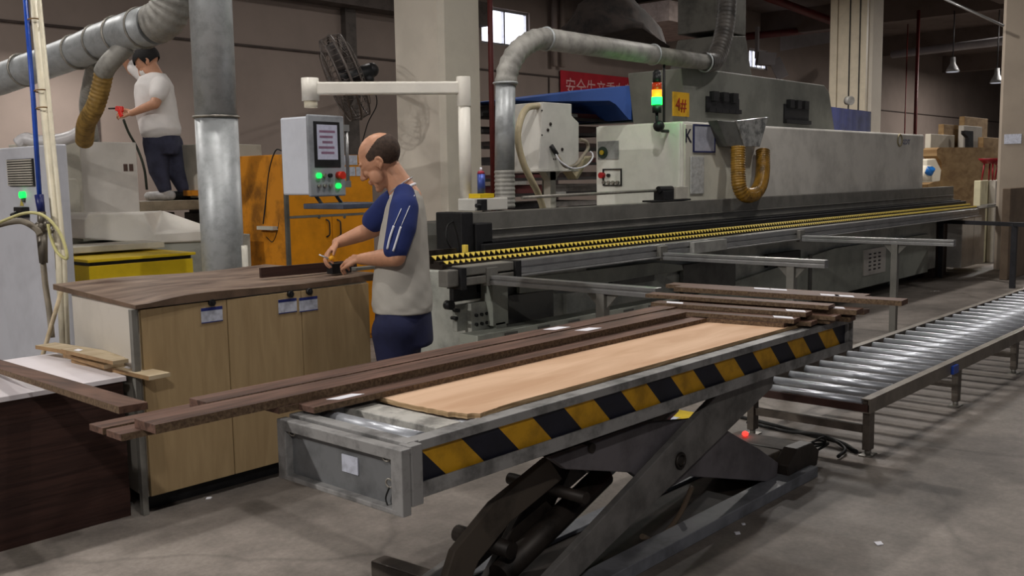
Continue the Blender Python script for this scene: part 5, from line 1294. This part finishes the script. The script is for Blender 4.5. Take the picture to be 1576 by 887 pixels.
def loft(mb, rings, n=36, pw=2.3, cap=True, wr=0.0):
    """rings: (centre, a-vector, b-vector)"""
    vs = []
    for k, (c, a, b) in enumerate(rings):
        for j in range(n):
            q = 2*math.pi*j/n; cc, ss = math.cos(q), math.sin(q)
            x = math.copysign(abs(cc)**(2/pw), cc); y = math.copysign(abs(ss)**(2/pw), ss); w_ = 1+wr*math.sin(q*5+k*.9)+wr*.6*math.sin(q*9-k*1.7)
            vs.append(Vector(c)+Vector(a)*x*w_+Vector(b)*y*w_)
    m_ = len(rings); fs = [(i*n+j, i*n+(j+1) % n, (i+1)*n+(j+1) % n, (i+1)*n+j) for i in range(m_-1) for j in range(n)]
    if cap: fs += [tuple(range(n)), tuple(range((m_-1)*n, m_*n))]
    mb.add(vs, fs, 0, True)
def interp(rows, k=5):
    out = []
    for i in range(len(rows)-1):
        for j in range(k):
            t = j/k; t = t*t*(3-2*t)*.5+t*.5; out.append(tuple(a+(b-a)*t for a, b in zip(rows[i], rows[i+1])))
    out.append(rows[-1]); return out

# ---------------- man at the worktop
D = 5.0
LFT = -rt0
def J(x, y, d): return at(x, y, d)
hips = J(621, 495, D)
M1p = thing('person', (hips.x, hips.y, 0), 'bald man in a grey-white T-shirt with blue sleeves working at the brown worktop', 'person')
body = MB()
hc = J(586, 247, D-.03)
fdir = (LFT*.86-ZUP*.50+fw0*.10).normalized(); udir = (LFT*.50+ZUP*.86)
f_, s_, u_ = head(body, hc, fdir, udir, 1.10)
capsule(body, J(600, 262, D-.01), J(628, 305, D), .062, .072, 18)
capsule(body, J(612, 285, D), J(624, 316, D), .058, .062, 18)
capsule(body, J(622, 340, D), J(620, 480, D), .095, .11, 20)
capsule(body, J(624, 318, D-.13), J(618, 320, D+.14), .05, .05, 16)
# near (left) arm
sh_n, el_n, wr_n = J(622, 322, D-.18), J(610, 396, D-.24), J(556, 399, D-.06)
capsule(body, sh_n, el_n, .056, .046, 18); capsule(body, el_n, el_n.lerp(wr_n, .35), .046, .045, 18); capsule(body, el_n.lerp(wr_n, .35), wr_n, .045, .029, 18)
hd_dir = (J(524, 400, D+.02)-wr_n).normalized()
hand(body, wr_n, hd_dir, ZUP*.9-fw0*.45, 1.0, (.55, .7, .5), -1)
# far (right) arm
sh_f, el_f, wr_f = J(604, 320, D+.18), J(574, 353, D+.24), J(519, 374, D+.14)
capsule(body, sh_f, el_f, .056, .046, 18); capsule(body, el_f, el_f.lerp(wr_f, .35), .046, .044, 18); capsule(body, el_f.lerp(wr_f, .35), wr_f, .044, .028, 18)
hand(body, wr_f, (J(502, 392, D+.08)-wr_f), LFT*.8+ZUP*.5-fw0*.2, 1.0, (.35, .7, .5), -1)
# legs and feet
legs = []
for k, dd in ((0, -.10), (1, .10)):
    hp = J(622, 500, D)+fw0*dd+rt0*(.0); kn = Vector((hp.x, hp.y, .47))+LFT*.03; an = Vector((hp.x, hp.y, .09))+LFT*-.02
    capsule(body, hp, kn, .09, .06, 18); capsule(body, kn, an, .055, .036, 16); legs.append((hp, kn, an))
    capsule(body, an, an+LFT*.13-ZUP*.05, .035, .03, 12)
bo = body.build('body', skin, M1p); remesh(bo, .0045, 4)
hair_shell(hc, f_, s_, u_, 1.10, lambda a, b, h: (a < .038-.25*max(0, .03-h) and h < .086-.45*max(0, a+.05) and h > -.04 and (a < .012 or h > .015)), .0025).build('hair', hairm, M1p)
eb_ = MB()
for k in (-1, 1): eb_.tube([hc+(f_*.092+s_*(k*.018)+u_*.030)*1.10, hc+(f_*.086+s_*(k*.040)+u_*.036)*1.10], .004, 6)
eb_.build('eyebrows', hairm, M1p)
# shirt
rows = [(288, 616, 634, .070), (294, 606, 645, .125), (304, 600, 650, .175), (320, 594, 654, .19), (345, 588, 657, .19), (380, 582, 659, .185), (415, 577, 661, .18), (445, 573, 664, .185), (468, 573, 666, .19), (480, 575, 665, .19)]
rg = []
for (y, xl, xr, hw) in interp(rows, 4):
    l, r2 = J(xl, y, D), J(xr, y, D); rg.append(((l+r2)/2, (r2-l)/2, fw0*hw))
sh1 = MB(); loft(sh1, rg, 48, 2.2, True, .010)
s1 = sh1.build('shirt', mat('grey_white_cotton', (176, 172, 164), .9, var=.06, scale=5), M1p)
sb_ = s1.modifiers.new('sub', 'SUBSURF'); sb_.levels = 1; sb_.render_levels = 1
cl1 = MB(); nc = J(627, 291, D)
cl1.ring(J(620, 293, D-.0), (LFT*.45+ZUP*.89), .070, .008, 30, 8)
cl1.build('collar', paper, M1p)
# sleeves, raglan
slv = MB()
for a, b, ra, rb in ((J(622, 299, D-.09), J(622, 320, D-.165), .055, .073), (J(622, 320, D-.165), J(618, 350, D-.20), .073, .074), (J(618, 350, D-.20), J(609, 384, D-.235), .074, .062)): capsule(slv, a, b, ra, rb, 22)
so_ = slv.build('blue_sleeve', shirtb, M1p); remesh(so_, .008, 6)
slf = MB()
for a, b, ra, rb in ((J(612, 304, D+.10), J(600, 318, D+.17), .065, .078), (J(600, 318, D+.17), J(576, 340, D+.215), .078, .066)): capsule(slf, a, b, ra, rb, 22)
so_ = slf.build('blue_sleeve', shirtb, M1p); remesh(so_, .008, 6)
sp_ = MB()
for (q0, q1, q2) in (((606, 348), (600, 366), (596, 384)), ((617, 349), (611, 368), (605, 387))):
    pp = []
    for j, q_ in enumerate((q0, q1, q2)):
        pp.append(J(q_[0], q_[1], D-.20-.035*j*.5-(.072-.003*j)+(.010 if q_[0] < 600 else 0)))
    sp_.tube(catmull(pp, 5), .0055, 8)
for (q0, q1) in (((627, 300), (606, 348)), ((638, 300), (617, 349))):
    pp = [J(q0[0], q0[1], D-.155), J((q0[0]+q1[0])/2, (q0[1]+q1[1])/2, D-.252), J(q1[0], q1[1], D-.272)]
    sp_.tube(catmull(pp, 5), .0022, 6)
sp_.build('sleeve_stripes', mat('stripe_white', (214, 216, 226), .7, var=.02), M1p)
# trousers
tr1 = MB()
rg = []
for (y, xl, xr, hw) in interp([(462, 580, 660, .165), (485, 578, 664, .175), (510, 577, 666, .18), (530, 577, 667, .18)], 3):
    l, r2 = J(xl, y, D), J(xr, y, D); rg.append(((l+r2)/2, (r2-l)/2, fw0*hw))
loft(tr1, rg, 40, 2.4)
for (hp, kn, an) in legs:
    q0 = Vector((kn.x, kn.y, hp.z-.02))+rt0*.0
    capsule(tr1, q0, kn+ZUP*.02, .125, .095, 22); capsule(tr1, kn+ZUP*.02, an+ZUP*.08, .095, .07, 20)
to_ = tr1.build('trousers', navy, M1p); remesh(to_, .012, 5)
for (hp, kn, an) in legs:
    sh_ = MB(); capsule(sh_, Vector((an.x, an.y, .045))-LFT*.05, Vector((an.x, an.y, .042))+LFT*.17, .044, .040, 16); sh_.box(an.x-.001, an.x+.001, an.y-.001, an.y+.001, 0, .01)
    sho = sh_.build('shoe', black, M1p)
nk = MB().ring(J(617, 285, D-.005), (LFT*.55+ZUP*.83), .071, .003, 30, 6).build('necklace', chrome, M1p)
# screwdriver-like yellow tool
tl1 = MB().cyl(J(512, 398, D+.05), J(501, 404, D+.05), .009, n=12)
ty0 = J(511, 397, D+.05)
TL = thing('screwdriver', ty0, 'small yellow-handled tool in the fingers of the bald man', 'tool')
MB().cyl(J(514, 396, D+.03), J(507, 399, D+.03), .012, n=14).build('handle', mat('tool_yellow', (240, 170, 30), .35), TL)
MB().cyl(J(507, 399, D+.03), J(491, 392, D+.02), .004, n=8).build('shaft', chrome, TL)

# ---------------- man on the machine
D2 = 9.0
hips2 = J(252, 218, D2); gz = onY(216, 307, GY).z-.02
M2p = thing('person', (hips2.x, hips2.y, gz), 'masked dark-haired man in white T-shirt and jeans standing on the left machine', 'person')
body = MB(); hc2 = J(228, 96, D2)
f2, s2, u2 = head(body, hc2, (LFT*.70-ZUP*.66-fw0*.1), (LFT*.6+ZUP*.75), 1.12)
capsule(body, J(234, 104, D2), J(246, 128, D2), .06, .07, 16)
capsule(body, J(242, 142, D2), J(252, 212, D2), .10, .11, 20)
capsule(body, J(246, 136, D2-.12), J(236, 134, D2+.12), .05, .05, 16)
e_n, w_n = J(238, 160, D2-.26), J(203, 174, D2-.20)
capsule(body, J(246, 142, D2-.20), e_n, .05, .046, 16); capsule(body, e_n, w_n, .045, .030, 16)
hand(body, w_n, (J(188, 172, D2-.2)-w_n), (ZUP*.7-fw0*.7), 1.05, (.5, .8, .6), -1)
e_f, w_f = J(203, 108, D2+.24), J(186, 86, D2+.15)
capsule(body, J(226, 122, D2+.18), e_f, .05, .046, 16); capsule(body, e_f, w_f, .045, .030, 16)
hand(body, w_f, (J(176, 74, D2+.1)-w_f), (LFT*.5-ZUP*.2-fw0*.5), 1.0, (.3, .4, .4), 1)
l2 = []
for (hx_, kx, ky, ax_, ay, dd) in ((240, 244, 262, 254, 300, -.06), (262, 270, 262, 283, 303, .08)):
    hp, kn, an = J(hx_, 218, D2+dd), J(kx, ky, D2+dd), J(ax_, ay, D2+dd); an.z = gz+.09; l2.append((hp, kn, an))
    capsule(body, hp, kn, .085, .06, 16); capsule(body, kn, an, .055, .036, 16)
bo = body.build('body', skin, M2p); remesh(bo, .006, 3)
hair_shell(hc2, f2, s2, u2, 1.16, lambda a, b, h: (h > .055 or a < .02) and h > -.03, .010).build('hair', mat('black_hair', (22, 20, 20), .8, var=.1), M2p)
mk = MB(); mk.ball(hc2+(f2*.075-u2*.045)*1.12, (.052, .060, .056), 20, rot=Matrix((f2, s2, u2)).transposed())
mk.build('face_mask', mat('mask_white', (214, 210, 206), .8, var=.02), M2p)
rows = [(113, 228, 254, .07), (120, 216, 259, .14), (132, 210, 265, .19), (150, 209, 268, .19), (175, 212, 272, .185), (198, 216, 277, .18), (208, 219, 276, .175), (214, 224, 266, .165)]
rg = []
for (y, xl, xr, hw) in interp(rows, 4):
    l, r2 = J(xl, y, D2), J(xr, y, D2); rg.append(((l+r2)/2, (r2-l)/2, fw0*hw))
sh2 = MB(); loft(sh2, rg, 40, 2.2, True, .012)
for a, b, ra, rb in ((J(247, 132, D2-.13), J(243, 146, D2-.22), .085, .075), (J(232, 124, D2+.14), J(208, 104, D2+.22), .085, .075), (J(238, 120, D2), J(246, 132, D2-.1), .07, .08)): capsule(sh2, a, b, ra, rb, 20)
s2o = sh2.build('shirt', mat('bright_white_cotton', (226, 222, 220), .9, var=.04, scale=5), M2p); remesh(s2o, .010, 4)
tr2 = MB(); rg = []
for (y, xl, xr, hw) in interp([(206, 222, 274, .155), (222, 222, 276, .165), (238, 225, 275, .155)], 3):
    l, r2 = J(xl, y, D2), J(xr, y, D2); rg.append(((l+r2)/2, (r2-l)/2, fw0*hw))
loft(tr2, rg, 36, 2.4)
for (hp, kn, an) in l2: capsule(tr2, hp+ZUP*-.02, kn, .115, .09, 20); capsule(tr2, kn, an+ZUP*.02, .088, .062, 18)
to_ = tr2.build('jeans', jeans, M2p); remesh(to_, .012, 4)
for i, (hp, kn, an) in enumerate(l2):
    sh_ = MB(); capsule(sh_, Vector((an.x, an.y, gz+.045))-LFT*.05, Vector((an.x, an.y, gz+.04))+LFT*.15, .046, .040, 16); capsule(sh_, Vector((an.x, an.y, gz+.05))-LFT*.03, Vector((an.x, an.y, gz+.09)), .045, .05, 14)
    sh_.build('shoe', mat('shoe_white', (206, 204, 204), .6) if i == 0 else rubber, M2p, label='white shoe' if i == 0 else 'dark shoe')
gp = J(184, 168, D2-.22)
AG = thing('air_gun', gp, 'red air blow gun in the hand of the man on the machine', 'air gun')
MB().bar(J(188, 180, D2-.22), J(183, 166, D2-.22), .03, .04).bar(J(190, 168, D2-.22), J(178, 167, D2-.22), .03, .045).build('gun_body', mat('gun_red', (226, 50, 40), .4), AG, bevel=.006)
MB().cyl(J(178, 167, D2-.22), J(167, 167, D2-.22), .008, n=8).build('nozzle', darksteel, AG)
MB().tube(catmull([J(190, 184, D2-.22), J(198, 204, D2-.15), J(212, 230, D2-.1), J(222, 260, D2-.1), J(226, 292, D2-.05)], 6), .012, 8).build('air_hose', mat('dark_green_hose', (60, 66, 56), .5), AG)
